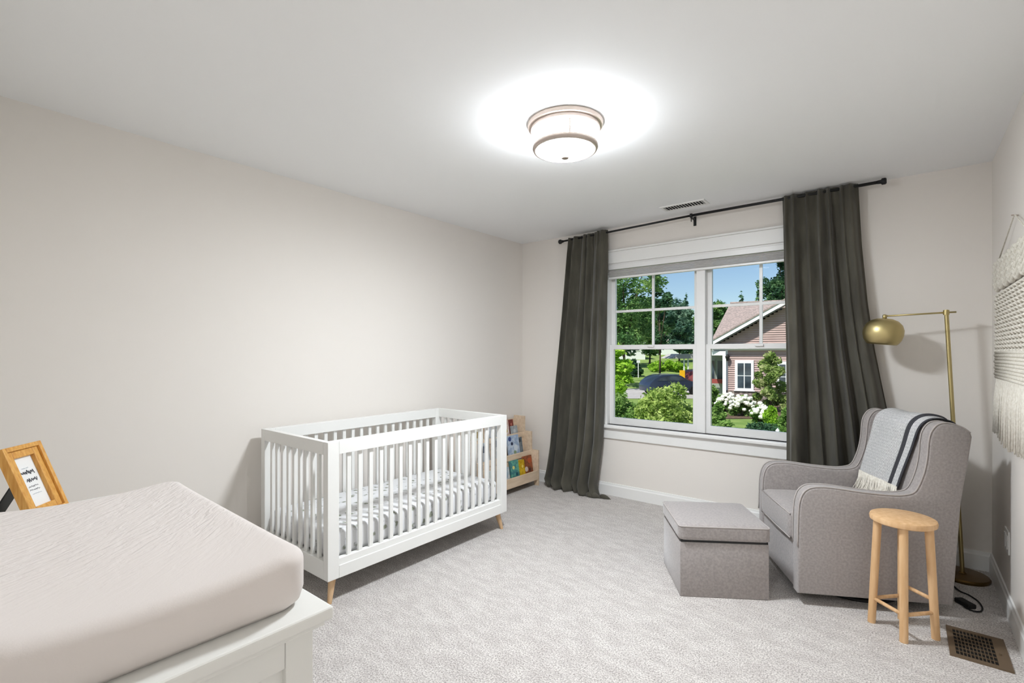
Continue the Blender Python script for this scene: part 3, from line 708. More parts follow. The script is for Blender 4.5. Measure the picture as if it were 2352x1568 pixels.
lc = thing('lamp_cord', 'black cord with foot switch looping on the carpet behind the armchair', 'cord', (0.22, 3.45, 0))
def fl_pt(px, py, z=0.006):
    d = FW + RT * ((px - 1176) / FPX) - UP * ((py - HY) / FPX); t = (CAMH - z) / -d.z
    p = Vector((0, 0, CAMH)) + d * t; return p
pts = [fl_pt(2185, 1340), fl_pt(2203, 1356), fl_pt(2225, 1366), fl_pt(2246, 1380), fl_pt(2256, 1394), fl_pt(2254, 1403), fl_pt(2242, 1404), fl_pt(2228, 1400), fl_pt(2214, 1392)]
tobj('cable', tube([p - Vector((0.22, 3.45, 0)) for p in crom(pts, 6)], 0.0038, 8), M_cord, lc, smooth=True)
a = fl_pt(2200, 1378) - Vector((0.22, 3.45, 0)); b = fl_pt(2234, 1397) - Vector((0.22, 3.45, 0))
mid = (a + b) / 2; an = math.atan2(b.y - a.y, b.x - a.x); ll = (b - a).length
tobj('foot_switch', box(-ll / 2, ll / 2, -0.022, 0.022, 0, 0.024, bevel=0.006, mtx=Matrix.Translation((mid.x, mid.y, 0.0)) @ Matrix.Rotation(an, 4, 'Z')), M_cord, lc)

# ================================================================== CURTAINS AND ROD
RY = 3.957
rod = thing('curtain_rod', 'thin black curtain rod under the ceiling above the window', 'curtain rod', (-1.356, RY, 2.405))
Lp = Vector((-2.585 + 1.356, 0, 2.372 - 2.405)); Rp = Vector((-0.108 + 1.356, 0, 2.409 - 2.405))
tobj('thick_pole', tube([(0.02, 0, 0), Rp], 0.0105, 16), M_black, rod, smooth=True)
tobj('thin_pole', tube([(0.03, 0, 0), Lp], 0.0085, 16), M_black, rod, smooth=True)
for p, s in ((Lp, -1), (Rp, 1)):
    tobj('finial', lathe([(0, -0.03), (0.012, -0.03), (0.013, -0.012), (0.021, -0.006), (0.021, 0.012), (0.015, 0.018), (0, 0.018)], 24, mtx=Matrix.Translation(p) @ Matrix.Rotation(R(90 * s), 4, 'Y')), M_black, rod, smooth=True)
def bracket(x, z):
    bm = nb()
    add_box(bm, x - 0.011, x + 0.011, YB - RY - 0.006, YB - RY - 0.0005, z - 0.065, z + 0.01)
    add_box(bm, x - 0.006, x + 0.006, 0.0, YB - RY - 0.004, z - 0.022, z - 0.012)
    add_tube(bm, [(x - 0.008, 0.0, z), (x + 0.008, 0.0, z)], 0.0165, 16)
    add_box(bm, x - 0.003, x + 0.003, -0.003, 0.003, z - 0.05, z - 0.012)
    tobj('bracket', bm, M_black, rod)
bracket(0.02, 0.0); bracket(Lp.x + 0.30, Lp.z + 0.008); bracket(Rp.x - 0.36, Rp.z)

def curtain(name, label, tabL, tabR, ztopL, ztopR, phases, zbot, amp_top, amp_bot, yc, pool=0.0, seed=1):
    rd = random.Random(seed)
    th = thing(name, label, 'curtain', (0.5 * (tabL[0][1] + tabR[0][1]), yc, 0), group='pair of dark curtains')
    ox = th.location.x
    # fold function: smooth random bumps with positions along the width
    ks = phases
    def fold(u, v):
        s = 0.0
        for (c, w, a, dr) in ks:
            x = (u - c - dr * (1 - v)) / w
            s += a * math.exp(-x * x)
        return s
    NU, NV = 220, 70
    def fn(u, v):
        zt = ztopL + (ztopR - ztopL) * u
        z = zbot + (zt - zbot) * v
        xl, xr = interp(tabL, z), interp(tabR, z)
        am = amp_bot + (amp_top - amp_bot) * (v ** 1.3)
        f = fold(u, v)
        x = xl + (xr - xl) * u + 0.012 * math.sin(u * 41 + 2 * v) * (0.4 + 0.6 * (1 - v))
        y = -(f - 0.35) * am + 0.005 * math.sin(u * 77 + 7 * v) * (0.5 + 0.5 * math.sin(u * 13))
        if v > 0.955:                      # gathered heading over the rod
            y = y * 0.75 + 0.25 * (-0.012) + 0.004 * math.sin(u * 70)
        if pool and z < 0.22:
            k = (0.22 - z) / 0.22
            y -= pool * k * k * (0.35 + 0.65 * math.sin(math.pi * min(1, max(0, u))) ) 
            z += 0.010 * math.sin(u * 23) * k
        y = max(-0.11, min(0.042, y))
        return Vector((x - ox, y, max(0.004, z)))
    bm = grid(fn, NU, NV)
    o = tobj('fabric_panel', bm, M_velvet, th, smooth=True)
    md = o.modifiers.new('cloth', 'SOLIDIFY'); md.thickness = 0.003; md.offset = 0
    return th
def folds(n, seed, drift=0.0):
    rd = random.Random(seed); out = []
    for i in range(n):
        c = (i + 0.5 + rd.uniform(-0.30, 0.30)) / n
        out.append((c, rd.uniform(0.22, 0.46) / n, rd.uniform(0.5, 1.2), rd.uniform(-0.05, 0.05)))
    return out
c1 = curtain('curtain', 'dark olive grey velvet curtain left of the window, pooling on the carpet',
        [(0.0, -2.70), (0.06, -2.755), (0.15, -2.735), (0.4, -2.695), (0.92, -2.645), (1.76, -2.56), (2.40, -2.497)],
        [(0.0, -2.15), (0.1, -2.185), (0.25, -2.165), (0.5, -2.13), (0.83, -2.112), (1.73, -2.088), (2.36, -2.078)],
        2.388, 2.410, folds(6, 4), 0.004, 0.046, 0.125, 3.955, pool=0.04)
bm = nb()
for (cx, cy, rx, ry, h_) in ((-2.20, 3.885, 0.075, 0.03, 0.045), (-2.10, 3.915, 0.06, 0.018, 0.03)):
    g = grid(lambda u, v, cx=cx, cy=cy, rx=rx, ry=ry, h_=h_: Vector((cx + rx * (2 * u - 1) * (1.2 - 0.4 * v), cy + ry * math.cos(v * math.pi) * (1 - abs(2 * u - 1) ** 3), 0.003 + h_ * math.sin(v * math.pi) * (1 - abs(2 * u - 1) ** 2.2))), 20, 10)
    me_ = bpy.data.meshes.new('tmp'); g.to_mesh(me_); g.free(); bm.from_mesh(me_); bpy.data.meshes.remove(me_)
bmesh.ops.translate(bm, vec=(-c1.location.x, -c1.location.y, 0), verts=bm.verts[:])
o = tobj('puddled_hem', bm, M_velvet, c1, smooth=True); md = o.modifiers.new('cloth', 'SOLIDIFY'); md.thickness = 0.003
curtain('curtain', 'dark olive grey velvet curtain right of the window, behind the armchair',
        [(0.0, -0.67), (0.5, -0.67), (1.33, -0.672), (1.96, -0.684), (2.42, -0.69)],
        [(0.0, 0.03), (0.5, -0.02), (0.94, -0.082), (1.33, -0.146), (1.62, -0.182), (2.02, -0.216), (2.42, -0.236)],
        2.424, 2.426, folds(7, 9), 0.012, 0.046, 0.125, 3.955)

# ================================================================== BOOKSHELF + BOOKS
BY0, BY1 = 3.085, 3.905
bs = thing('bookshelf', 'low tiered birch book rack in the corner behind the crib', 'bookshelf', (-2.96, (BY0 + BY1) / 2, 0))
ox, oy = -2.96, (BY0 + BY1) / 2
stepp = [(-3.105, 0.0), (-3.055, 0.0), (-3.055, 0.05), (-2.85, 0.05), (-2.85, 0.0), (-2.80, 0.0), (-2.80, 0.345), (-2.885, 0.345), (-2.885, 0.522), (-2.972, 0.522), (-2.972, 0.668), (-3.105, 0.668)]
for ya in (BY0, BY1 - 0.018):
    tobj('side_panel', prism([(a - ox, b) for a, b in stepp], ya - oy, ya + 0.018 - oy), M_woodx, bs)
TIERS = [(-2.802, 0.060, 0.150, -2.895, 0.30), (-2.887, 0.285, 0.338, -2.985, 0.50), (-2.974, 0.462, 0.512, -3.085, 0.66)]
for k, (xf, z0, z1, xb, zt) in enumerate(TIERS):
    tobj('front_rail', box(xf - 0.016 - ox, xf - ox, BY0 + 0.018 - oy, BY1 - 0.018 - oy, z0, z1, bevel=0.002), M_woodx, bs)
    tobj('tier_floor', box(xb - ox, xf - 0.016 - ox, BY0 + 0.018 - oy, BY1 - 0.018 - oy, z0 + 0.004, z0 + 0.014), M_woodx, bs)
    tobj('tier_back', box(xb - 0.009 - ox, xb - ox, BY0 + 0.018 - oy, BY1 - 0.018 - oy, z0 + 0.004, zt - 0.02), M_woodx, bs)

def book(tier, y, w, h, t, rgb, rgb2, art, label, lean=9, zo=0.0, xo=0.0):
    xf, z0, z1, xb, zt = TIERS[tier]
    b = thing('book', label, 'book', (xb + 0.002 + h * math.sin(R(lean)) * 0 + 0.048 + xo, y + w / 2, z0 + 0.0145 + zo), 0, group='picture books on the low rack')
    cm = mat('cover_%d_%d_%d' % rgb, rgb, 0.45, rgb2=rgb2, nscale=26, lo=0.45, hi=0.58)
    M_ = Matrix.Rotation(R(-lean), 4, 'Y')
    def P(nm, a, m, par=None):
        q = box(*a); bmesh.ops.transform(q, matrix=M_, verts=q.verts[:]); return tobj(nm, q, m, par or b)
    c_ = P('front_cover', (t / 2 - 0.002, t / 2, -w / 2, w / 2, 0.0, h), cm)
    P('back_cover', (-t / 2, -t / 2 + 0.002, -w / 2, w / 2, 0.0, h), cm)
    P('spine', (-t / 2 + 0.002, t / 2 - 0.002, -w / 2, -w / 2 + 0.002, 0.0, h), cm)
    P('pages', (-t / 2 + 0.002, t / 2 - 0.002, -w / 2 + 0.002, w / 2 - 0.003, 0.003, h - 0.003), M_page)
    rd = random.Random(int(y * 1000) + tier)
    for (fy, fz, r_, col_) in art:
        am = mat('art_%d_%d_%d' % col_, col_, 0.5)
        q = lathe([(0, 0.0012), (r_, 0.0012), (r_, 0.0), (0, 0.0)], 18, mtx=M_ @ Matrix.Translation((t / 2, fy * w / 2, fz * h)) @ Matrix.Rotation(R(90), 4, 'Y'))
        tobj('cover_picture', q, am, c_)
    return b
W_ = (236, 236, 232)
book(0, 3.735, 0.135, 0.225, 0.016, (120, 74, 50), (164, 92, 58), [(0.4, 0.78, 0.028, (188, 92, 56)), (-0.5, 0.45, 0.024, (222, 206, 196)), (0.3, 0.4, 0.018, (88, 52, 44))], 'brown and rust picture book on the bottom tier, nearest the window wall')
book(0, 3.655, 0.075, 0.205, 0.018, (214, 176, 44), (190, 150, 30), [(0.1, 0.7, 0.014, (240, 214, 110))], 'slim mustard yellow book on the bottom tier of the rack', xo=0.012)
book(0, 3.535, 0.12, 0.215, 0.016, (70, 126, 130), (104, 170, 150), [(-0.3, 0.7, 0.016, (226, 214, 130)), (0.4, 0.4, 0.016, (40, 86, 100)), (0.1, 0.2, 0.014, (228, 232, 228))], 'teal patterned picture book on the bottom tier of the rack')
book(0, 3.36, 0.15, 0.17, 0.016, (206, 208, 206), (176, 190, 196), [(-0.2, 0.3, 0.025, (60, 66, 76)), (0.3, 0.6, 0.03, (160, 176, 188))], 'pale grey book on the bottom tier, seen past the crib post')
book(0, 3.13, 0.16, 0.18, 0.014, (222, 224, 220), (190, 196, 190), [(0.3, 0.35, 0.034, (168, 204, 70)), (-0.3, 0.2, 0.03, (150, 190, 60))], 'white book with lime green picture seen through the crib slats')
book(1, 3.60, 0.17, 0.205, 0.016, (196, 208, 222), (158, 178, 204), [(-0.6, 0.85, 0.022, (62, 80, 132)), (-0.3, 0.62, 0.016, (44, 52, 78)), (0.3, 0.4, 0.03, (214, 222, 230)), (0.1, 0.2, 0.02, (140, 160, 130))], 'pale blue and white picture book on the middle tier')
book(1, 3.745, 0.10, 0.172, 0.012, (122, 132, 138), (92, 104, 112), [(0.2, 0.8, 0.02, (60, 70, 80))], 'slate grey book on the middle tier beside the side panel', xo=-0.0185)
book(1, 3.38, 0.18, 0.21, 0.016, (214, 216, 214), (182, 188, 190), [(0.3, 0.55, 0.02, (52, 54, 60)), (-0.4, 0.75, 0.03, (122, 132, 146))], 'white and grey picture book in the middle of the middle tier')
book(1, 3.14, 0.19, 0.19, 0.014, (190, 194, 198), (150, 158, 164), [(0.2, 0.7, 0.03, (90, 98, 110))], 'silvery book at the near end of the middle tier, behind crib slats')
book(2, 3.62, 0.11, 0.175, 0.014, (232, 220, 212), (214, 188, 176), [(0.1, 0.35, 0.02, (206, 186, 96)), (-0.3, 0.65, 0.018, (222, 152, 140))], 'cream and peach picture book on the top tier')
book(2, 3.735, 0.085, 0.16, 0.014, (110, 48, 44), (136, 66, 56), [(0.2, 0.7, 0.015, (186, 110, 96))], 'dark red book on the top tier of the rack', xo=-0.012)
book(2, 3.745, 0.10, 0.10, 0.012, (176, 182, 184), (150, 158, 162), [(0.0, 0.5, 0.018, (206, 210, 212))], 'small grey book before the dark red one on the top tier', xo=0.014)
book(2, 3.40, 0.16, 0.17, 0.014, (200, 204, 208), (160, 170, 180), [(0.3, 0.75, 0.02, (58, 64, 74))], 'grey-blue book on the top tier just past the crib post')
book(2, 3.18, 0.17, 0.15, 0.014, (226, 222, 206), (200, 190, 160), [(0.0, 0.5, 0.03, (170, 150, 100))], 'ivory book at the near end of the top tier')

# ================================================================== WALL HANGING, OUTLET, REGISTERS
HX = XR - 0.014
wh = thing('wall_hanging', 'cream macrame wall hanging with long fringe on the right wall', 'wall hanging', (XR - 0.012, 3.18, 1.76))
HW_ = 0.43
tobj('dowel', tube([(-0.012, -HW_ - 0.04, 0), (-0.012, HW_ + 0.03, 0)], 0.010, 12), M_wood, wh, smooth=True)
tobj('hanging_cord', tube([(-0.012, -HW_, 0.008), (-0.002, -0.02, 0.17), (-0.002, 0.02, 0.17), (-0.012, HW_, 0.008)], 0.0028, 6), M_cream, wh, smooth=True)
tobj('nail', tube([(0.011, 0, 0.17), (-0.012, 0, 0.174)], 0.003, 8), M_nickel, wh)
rd = random.Random(8)
bm = nb()      # swagged rows over the dowel
for k in range(9):
    z = 0.012 - k * 0.016
    add_tube(bm, [(-0.018 - 0.004 * (k % 2), y_, z - 0.020 * math.sin((y_ + HW_) / (2 * HW_) * 6 * math.pi) ** 2) for y_ in [-HW_ + 2 * HW_ * i / 60 for i in range(61)]], 0.010, 7)
tobj('swag_band', bm, M_cream, wh, smooth=True)
bm = nb()      # knotted net
NC = 20
for c_ in range(NC + 1):
    y_ = -HW_ + 2 * HW_ * c_ / NC
    for k in range(15):
        z = -0.15 - k * 0.0205
        s = 1 if (k + c_) % 2 else -1
        add_tube(bm, [(-0.010, y_ - 0.016 * s, z), (-0.022, y_, z - 0.010), (-0.010, y_ + 0.016 * s, z - 0.020)], 0.0056, 5)
tobj('knotted_panel', bm, M_cream, wh, smooth=True)['kind'] = 'stuff'
bm = nb()
for k in range(9):
    z = -0.455 - k * 0.016
    add_tube(bm, [(-0.016 - 0.003 * (k % 2), -HW_, z), (-0.016, 0, z + 0.001), (-0.016 - 0.003 * (k % 2), HW_, z)], 0.0088, 7)
tobj('rope_band', bm, M_cream, wh, smooth=True)
bm = nb()
for k in range(150):
    y_ = -HW_ + 2 * HW_ * (k + 0.5) / 150; zb = -0.86 - 0.04 * (1 - abs(y_) / HW_) + rd.uniform(-0.015, 0.015)
    dx_ = rd.uniform(-0.006, 0.006)
    add_tube(bm, [(-0.014, y_, -0.58), (-0.020 + dx_, y_ + rd.uniform(-.004, .004), -0.70), (-0.024 + dx_, y_ * 1.05 + rd.uniform(-.006, .006), zb)], [0.0042, 0.0042, 0.003], 5)
tobj('fringe', bm, M_cream, wh, smooth=True)['kind'] = 'stuff'

oc = thing('outlet_plate', 'white double outlet cover plate low on the right wall', 'outlet', (XR, 3.47, 0.36))
tobj('plate', box(-0.007, 0.0, -0.060, 0.060, -0.058, 0.058, bevel=0.003), M_trim, oc)
for s in (-1, 1):
    tobj('receptacle', box(-0.0105, -0.006, s * 0.026 - 0.017, s * 0.026 + 0.017, -0.034, 0.034, bevel=0.0015), M_sash, oc)

fg = thing('floor_register', 'bronze floor heating register with a dark grid beside the right wall', 'floor register', (0.250, 2.965, 0))
GX, GY = 0.098, 0.146
tobj('well_shade_sheet', box(-GX + 0.01, GX - 0.01, -GY + 0.01, GY - 0.01, 0.0005, 0.002), M_dark, fg)  # thin near-black sheet paints in the shade below the grille
ix0, ix1, iy = -GX + 0.022, GX - 0.042, GY - 0.022
bm = nb()
add_box(bm, -GX, ix0, -GY, GY, 0.0, 0.007); add_box(bm, ix1, GX, -GY, GY, 0.0, 0.007); add_box(bm, ix0, ix1, -GY, -iy, 0.0, 0.007); add_box(bm, ix0, ix1, iy, GY, 0.0, 0.007)
tobj('frame', bm, M_bronze, fg)
for k in range(1, 11):
    x = ix0 + (ix1 - ix0) * k / 11; tobj('bar', box(x - 0.0012, x + 0.0012, -iy, iy, 0.002, 0.0065), M_bronze, fg)
for k in range(1, 7):
    y = -iy + 2 * iy * k / 7; tobj('cross_bar', box(ix0, ix1, y - 0.0016, y + 0.0016, 0.002, 0.006), M_bronze, fg)
tobj('lever', box(ix1 + 0.012, ix1 + 0.016, -0.03, -0.01, 0.007, 0.012), M_bronze, fg)

cv = thing('ceiling_vent', 'white louvred air vent in the ceiling near the curtain rod', 'vent', (-1.325, 3.765, H))
bm = nb()
for (a, b_, c_, d_) in ((-0.17, 0.17, -0.07, -0.05), (-0.17, 0.17, 0.05, 0.07), (-0.17, -0.15, -0.05, 0.05), (0.15, 0.17, -0.05, 0.05)): add_box(bm, a, b_, c_, d_, -0.006, 0)
tobj('frame', bm, M_trim, cv)
tobj('duct_shade_sheet', box(-0.15, 0.15, -0.05, 0.05, -0.001, 0.0), M_dark, cv)  # flat black sheet stands for the shade inside the vent opening
for k in range(14):
    x = -0.14 + k * 0.0215
    tobj('louvre', box(-0.006, 0.006, -0.05, 0.05, -0.0008, 0.0008, mtx=Matrix.Translation((x, 0, -0.004)) @ Matrix.Rotation(R(28), 4, 'Y')), M_trim, cv)

# ================================================================== OUTSIDE
GTAB = [(0, -1.35), (27, -1.35), (34, -1.55), (39, -1.5), (60, -0.2), (90, 1.0), (150, 2.5), (400, 4)]
def gz(depth): return interp(GTAB, depth)
def ground_pt(px, depth):
    p = at(px, HY, depth); p.z = gz(depth); return p
bm = nb(); ds = [5.0, 8, 12, 16, 20, 24, 27, 30, 34, 39, 45, 52, 60, 75, 90, 120, 150, 250, 400]
lat = [-1.4 + 0.1 * i for i in range(33)]
V = [[bm.verts.new(Vector((0, 0, gz(d) - 0.0)) + Vector(((FW + RT * s) * d)[:2] + (0,))) for s in lat] for d in ds]
for i in range(len(ds) - 1):
    for j in range(len(lat) - 1): bm.faces.new((V[i][j], V[i][j + 1], V[i + 1][j + 1], V[i + 1][j]))
lawn = struct(tobj('lawn', bm, M_lawn, smooth=True))
def strip(name, px0, px1, d0, d1, m, lift=0.02):
    bm = nb(); n = 10; rows = []
    for i in range(n + 1):
        d = d0 + (d1 - d0) * i / n; a = ground_pt(px0[0] + (px0[1] - px0[0]) * i / n, d); b = ground_pt(px1[0] + (px1[1] - px1[0]) * i / n, d)
        rows.append([bm.verts.new(a + UP * lift), bm.verts.new(b + UP * lift)])
    for a, b in zip(rows, rows[1:]): bm.faces.new((a[0], a[1], b[1], b[0]))
    return struct(tobj(name, bm, m))
strip('driveway', (1250, 1300), (1640, 1640), 28.5, 38, M_drive)
strip('garden_bed', (1640, 1640), (2000, 2000), 19.5, 26.5, M_mulch)

RNG = np.random.default_rng(11)
def leaf_cloud(blobs, n, size, seed, flat=0.5):
    """leaf quads scattered in ellipsoid blobs [(cx,cy,cz,rx,ry,rz)], denser to the shell"""
    rg = np.random.default_rng(seed); bm = None
    vol = np.array([b[3] * b[4] * b[5] for b in blobs]) ** 0.67; idx = rg.choice(len(blobs), n, p=vol / vol.sum())
    B_ = np.array(blobs)[idx]
    d = rg.normal(size=(n, 3)); d /= np.linalg.norm(d, axis=1)[:, None]
    r = rg.uniform(0.35, 1.0, n) ** 0.5
    c = B_[:, :3] + d * r[:, None] * B_[:, 3:] * (1 + 0.12 * rg.normal(size=(n, 1)))
    u = rg.normal(size=(n, 3)); u[:, 2] *= flat; u /= np.linalg.norm(u, axis=1)[:, None]
    w = rg.normal(size=(n, 3)); w = w - (w * u).sum(1)[:, None] * u; w /= np.linalg.norm(w, axis=1)[:, None]
    s = size * rg.uniform(0.6, 1.3, (n, 1))
    v = np.empty((n, 4, 3)); v[:, 0] = c - u * s; v[:, 1] = c + w * s * 0.5; v[:, 2] = c + u * s; v[:, 3] = c - w * s * 0.5
    me = bpy.data.meshes.new('foliage'); me.from_pydata(v.reshape(-1, 3).tolist(), [], np.arange(n * 4).reshape(n, 4).tolist()); return me
def plant(name, label, cat, base, blobs, n, size, m, seed, trunk=None, group=None, flat=0.5):
    t = thing(name, label, cat, base, YAW, group)
    me = leaf_cloud(blobs, n, size, seed, flat); me.materials.append(m)
    o = bpy.data.objects.new('foliage', me); COL.objects.link(o); o.parent = t
    if trunk:
        bm = nb()
        for pts, r0, r1 in trunk: add_tube(bm, pts, [r0 + (r1 - r0) * i / (len(pts) - 1) for i in range(len(pts))], 8)
        tobj('trunk', bm, M_bark, t, smooth=True)
    return t
def zpx(py, d): return CAMH - (py - HY) / FPX * d
def broad_tree(label, px, depth, ytop, ybot, wpx, m, seed, n=7000, size=None, nb_=34, group='trees beyond the garden', name='broadleaf_tree'):
    base = ground_pt(px, depth); s = depth / FPX
    zt, zb = zpx(ytop, depth) - base.z, zpx(ybot, depth) - base.z; w = wpx * s / 2
    rd = random.Random(seed); blobs = []
    for k in range(nb_):
        f = (k + rd.random()) / nb_; zz = zb + (zt - zb) * f; ww = w * (0.62 + 0.38 * math.sin(math.pi * min(1, f * 0.95 + 0.03)))
        a = rd.uniform(0, 6.28); rr = ww * rd.uniform(0.15, 0.85); br = w * rd.uniform(0.20, 0.36)
        blobs.append((rr * math.cos(a), rr * math.sin(a), zz, br, br, br * 0.8))
    tr_ = [([(0, 0, -0.1), (0.05, 0, max(0.1, zb * 0.6)), (0, 0.05, (zb + zt) * 0.5)], 0.03 * w + 0.06, 0.04)]
    for k in range(5):
        b = blobs[k * nb_ // 5]; tr_.append(([(0, 0, zb * 0.7), (b[0] * 0.5, b[1] * 0.5, (zb + b[2]) * 0.5), b[:3]], 0.02 * w + 0.02, 0.015))
    return plant(name, label, 'tree', base, blobs, n, size or max(0.10, 4.0 * s), m, seed, tr_, group)
def conifer(label, px, depth, ytop, wpx, m, seed, n=2600, ybot=None):
    base = ground_pt(px, depth); s = depth / FPX; zt = zpx(ytop, depth) - base.z; w = wpx * s / 2
    blobs = []; K = 12
    for k in range(K):
        f = k / (K - 1); r_ = w * (1 - f) + 0.05 * w
        blobs.append((0, 0, zt * (0.12 + 0.86 * f), r_, r_, zt * 0.07))
    return plant('fir_tree', label, 'tree', base, blobs, n, max(0.09, 4.0 * s), m, seed, [([(0, 0, -0.1), (0, 0, zt * 0.9)], 0.06 * w + 0.06, 0.03)], 'trees beyond the garden', flat=0.25)

broad_tree('tall leafy tree filling the upper left panes of the window', 1432, 37, 520, 785, 175, L_tree, 21, n=13000, nb_=44)
broad_tree('slim airy tree against the sky in the left window', 1515, 44, 600, 790, 80, L_dark, 22, n=3600, nb_=16)
broad_tree('dark tree low behind the tall leafy tree', 1418, 56, 670, 812, 110, L_dark, 23, n=5000)
broad_tree('rounded green tree in the middle of the left window', 1492, 60, 690, 806, 100, L_tree, 24)
broad_tree('grey-green tree beside the window mullion, above the carport', 1560, 66, 705, 800, 85, L_fir, 25)
conifer('small pointed fir standing above the treeline beside the mullion', 1576, 78, 676, 50, L_fir, 26)
broad_tree('dense dark tree just left of the neighbouring roof', 1645, 50, 700, 810, 85, L_tree, 27)
conifer('far bluish fir peeping over the middle of the roof ridge', 1702, 84, 672, 60, L_fir, 28)
conifer('green fir peeping over the roof beside the window muntin', 1742, 66, 662, 62, L_tree, 29)
broad_tree('tall dark tree over the roof beside the right curtain', 1806, 58, 540, 760, 125, L_dark, 30, n=12000, nb_=44)
broad_tree('far green tree in the gap left of the carport', 1460, 110, 706, 806, 120, L_tree, 31, n=5000)
broad_tree('far blue-green tree behind the slim airy tree', 1535, 118, 700, 806, 120, L_fir, 32, n=5000)
broad_tree('far tree filling the gap behind the house corner', 1622, 104, 700, 806, 110, L_tree, 33, n=5000)
broad_tree('bright green young tree at the left edge of the lower pane', 1402, 17, 796, 915, 110, L_bright, 34, n=6000, size=0.075, group='garden shrubs', nb_=26)
def shrub(label, px, depth, ytop, wpx, m, seed, n, size, ybot=None, name='shrub', flat=0.6, group='garden shrubs'):
    base = ground_pt(px, depth); s = depth / FPX; zt = zpx(ytop, depth) - base.z; w = wpx * s / 2
    rd = random.Random(seed); blobs = []
    br0 = 0.30 * min(w, zt)
    for k in range(30):
        a = rd.uniform(0, 6.28); sn = (k + 0.5) / 30; cs = math.sqrt(1 - sn * sn); br = br0 * rd.uniform(0.75, 1.15); sh_ = 1.0 if k % 4 else 0.55
        blobs.append(((w - br) * cs * sh_ * math.cos(a), (w - br) * cs * sh_ * math.sin(a), br * 0.5 + (zt - br * 1.3) * sn * (sh_ if sh_ == 1 else 0.8), br, br, br * 0.85))
    return plant(name, label, 'shrub', base, blobs, n, size, m, seed, [([(0, 0, -0.05), (0.03, 0, zt * 0.5)], 0.05, 0.02)], group, flat)
shrub('large rounded feathery maple shrub below the window mullion', 1546, 10, 876, 230, L_maple, 41, 17000, 0.048, name='maple_shrub')
shrub('grey-green shrub low at the left edge of the window', 1422, 13, 900, 135, L_mid, 42, 9000, 0.045)
shrub('small dark shrub at the bottom left corner of the window view', 1432, 9, 958, 150, L_dark, 52, 5000, 0.045)
shrub('leafy green shrub between the mullion and the hydrangeas', 1648, 14.5, 922, 52, L_mid, 43, 3600, 0.05)
shrub('loose flowering shrub climbing beside the neighbouring window', 1770, 22, 806, 82, L_rose, 44, 7000, 0.075)
shrub('tuft of yellow-green grass beside the white flowers', 1770, 17.5, 932, 34, L_bright, 45, 1600, 0.09, flat=2.5)
shrub('grey-leaved shrub at the right edge of the window', 1806, 16.3, 935, 36, L_mid, 46, 2000, 0.06)
shrub('low hedge shrub below the lawn strip, left one', 1672, 12.0, 962, 120, L_mid, 47, 5000, 0.045)
shrub('low hedge shrub below the lawn strip, right one', 1752, 13.8, 968, 110, L_dark, 48, 5000, 0.045)
shrub('green shrub before the porch of the neighbouring house', 1637, 24, 884, 34, L_mid, 49, 1600, 0.08)
shrub('dark shrub on the slope left of the parked car', 1458, 47, 822, 40, L_dark, 50, 1800, 0.14)
shrub('yellow-green bush on the slope behind the parked car', 1532, 52, 826, 90, L_bright, 51, 3600, 0.16)
def hydrangea(label, px, depth, ytop, wpx, nflow, seed):
    t = shrub(label, px, depth, ytop + 6, wpx, L_mid, seed, 1900, 0.075, name='hydrangea')
    base = ground_pt(px, depth); s = depth / FPX; zt = zpx(ytop, depth) - base.z; w = wpx * s / 2
    rd = random.Random(seed + 100)
    me = None
    for k in range(nflow):
        a = rd.uniform(0, 6.28); rr = math.sqrt(rd.random()) * w; z = zt * (0.35 + 0.65 * math.sqrt(max(0, 1 - (rr / w) ** 2))) * rd.uniform(0.55, 1.0)
        if me is None:
            bm = nb(); bmesh.ops.create_icosphere(bm, subdivisions=2, radius=0.085)
            for v in bm.verts: v.co *= 1 + 0.16 * math.sin(v.co.x * 90) * math.sin(v.co.y * 83 + v.co.z * 70); v.co.z *= 0.75
            o = tobj('blossom', bm, M_petal, t); me = o.data
        else:
            o = bpy.data.objects.new('blossom', me); COL.objects.link(o); o.parent = t
        o.location = (rr * math.cos(a), -abs(rr * math.sin(a)) * 0.9 - 0.05, z); o.scale = [rd.uniform(0.75, 1.25)] * 3
hydrangea('white hydrangea bush under the neighbouring porch column', 1664, 21.8, 897, 44, 34, 61)
hydrangea('white hydrangea bush under the neighbouring window', 1704, 20.4, 900, 56, 44, 62)
hydrangea('white hydrangea bush nearest the yellow-green grass tuft', 1744, 18.6, 924, 46, 32, 63)

# ---- neighbouring house (local x = right, y = away, z up from its ground), turned square to the line of sight
HD = 26.0; T0 = (1720 - 1176) / FPX; HROT = YAW - math.atan(T0); HDIST = HD * math.sqrt(1 + T0 * T0)
hb = ground_pt(1720, HD)
hs_root = thing('house', 'mauve clapboard neighbouring house with white gable trim and shingled roof', 'house', hb, HROT)
def HP(px, py, yl=0.0):
    """pixel -> local (x, z) on the house plane local y = yl"""
    a = math.atan((px - 1176) / FPX) - math.atan(T0); x = (HDIST + yl) * math.tan(a)
    dep = (HDIST + yl) / math.cos(a) * math.cos(math.atan((px - 1176) / FPX))
    return x, zpx(py, dep) - hb.z
def X(px, yl=0.0): return HP(px, HY, yl)[0]
def Z(py, px=1720, yl=0.0): return HP(px, py, yl)[1]
YF = -0.5
xl = X(1667); xe, ze = HP(1630, 791, YF); x2, z2 = HP(1800, 696, YF)
slope = (z2 - ze) / (x2 - xe); xpk = X(1832); xr = 2 * xpk - xl; zpk = ze + slope * (xpk - xe)
zf = Z(800)
tobj('wall_core', prism([(xl, 0), (xr, 0), (xr, zf), (2 * xpk - xe - 0.4, zf), (xpk, zpk - 0.3), (xe + 0.4, zf), (xl, zf)], 0.06, 2.2), M_siding, hs_root)
lap = 0.115; z = 0.62; bm = nb(); bm2 = nb()
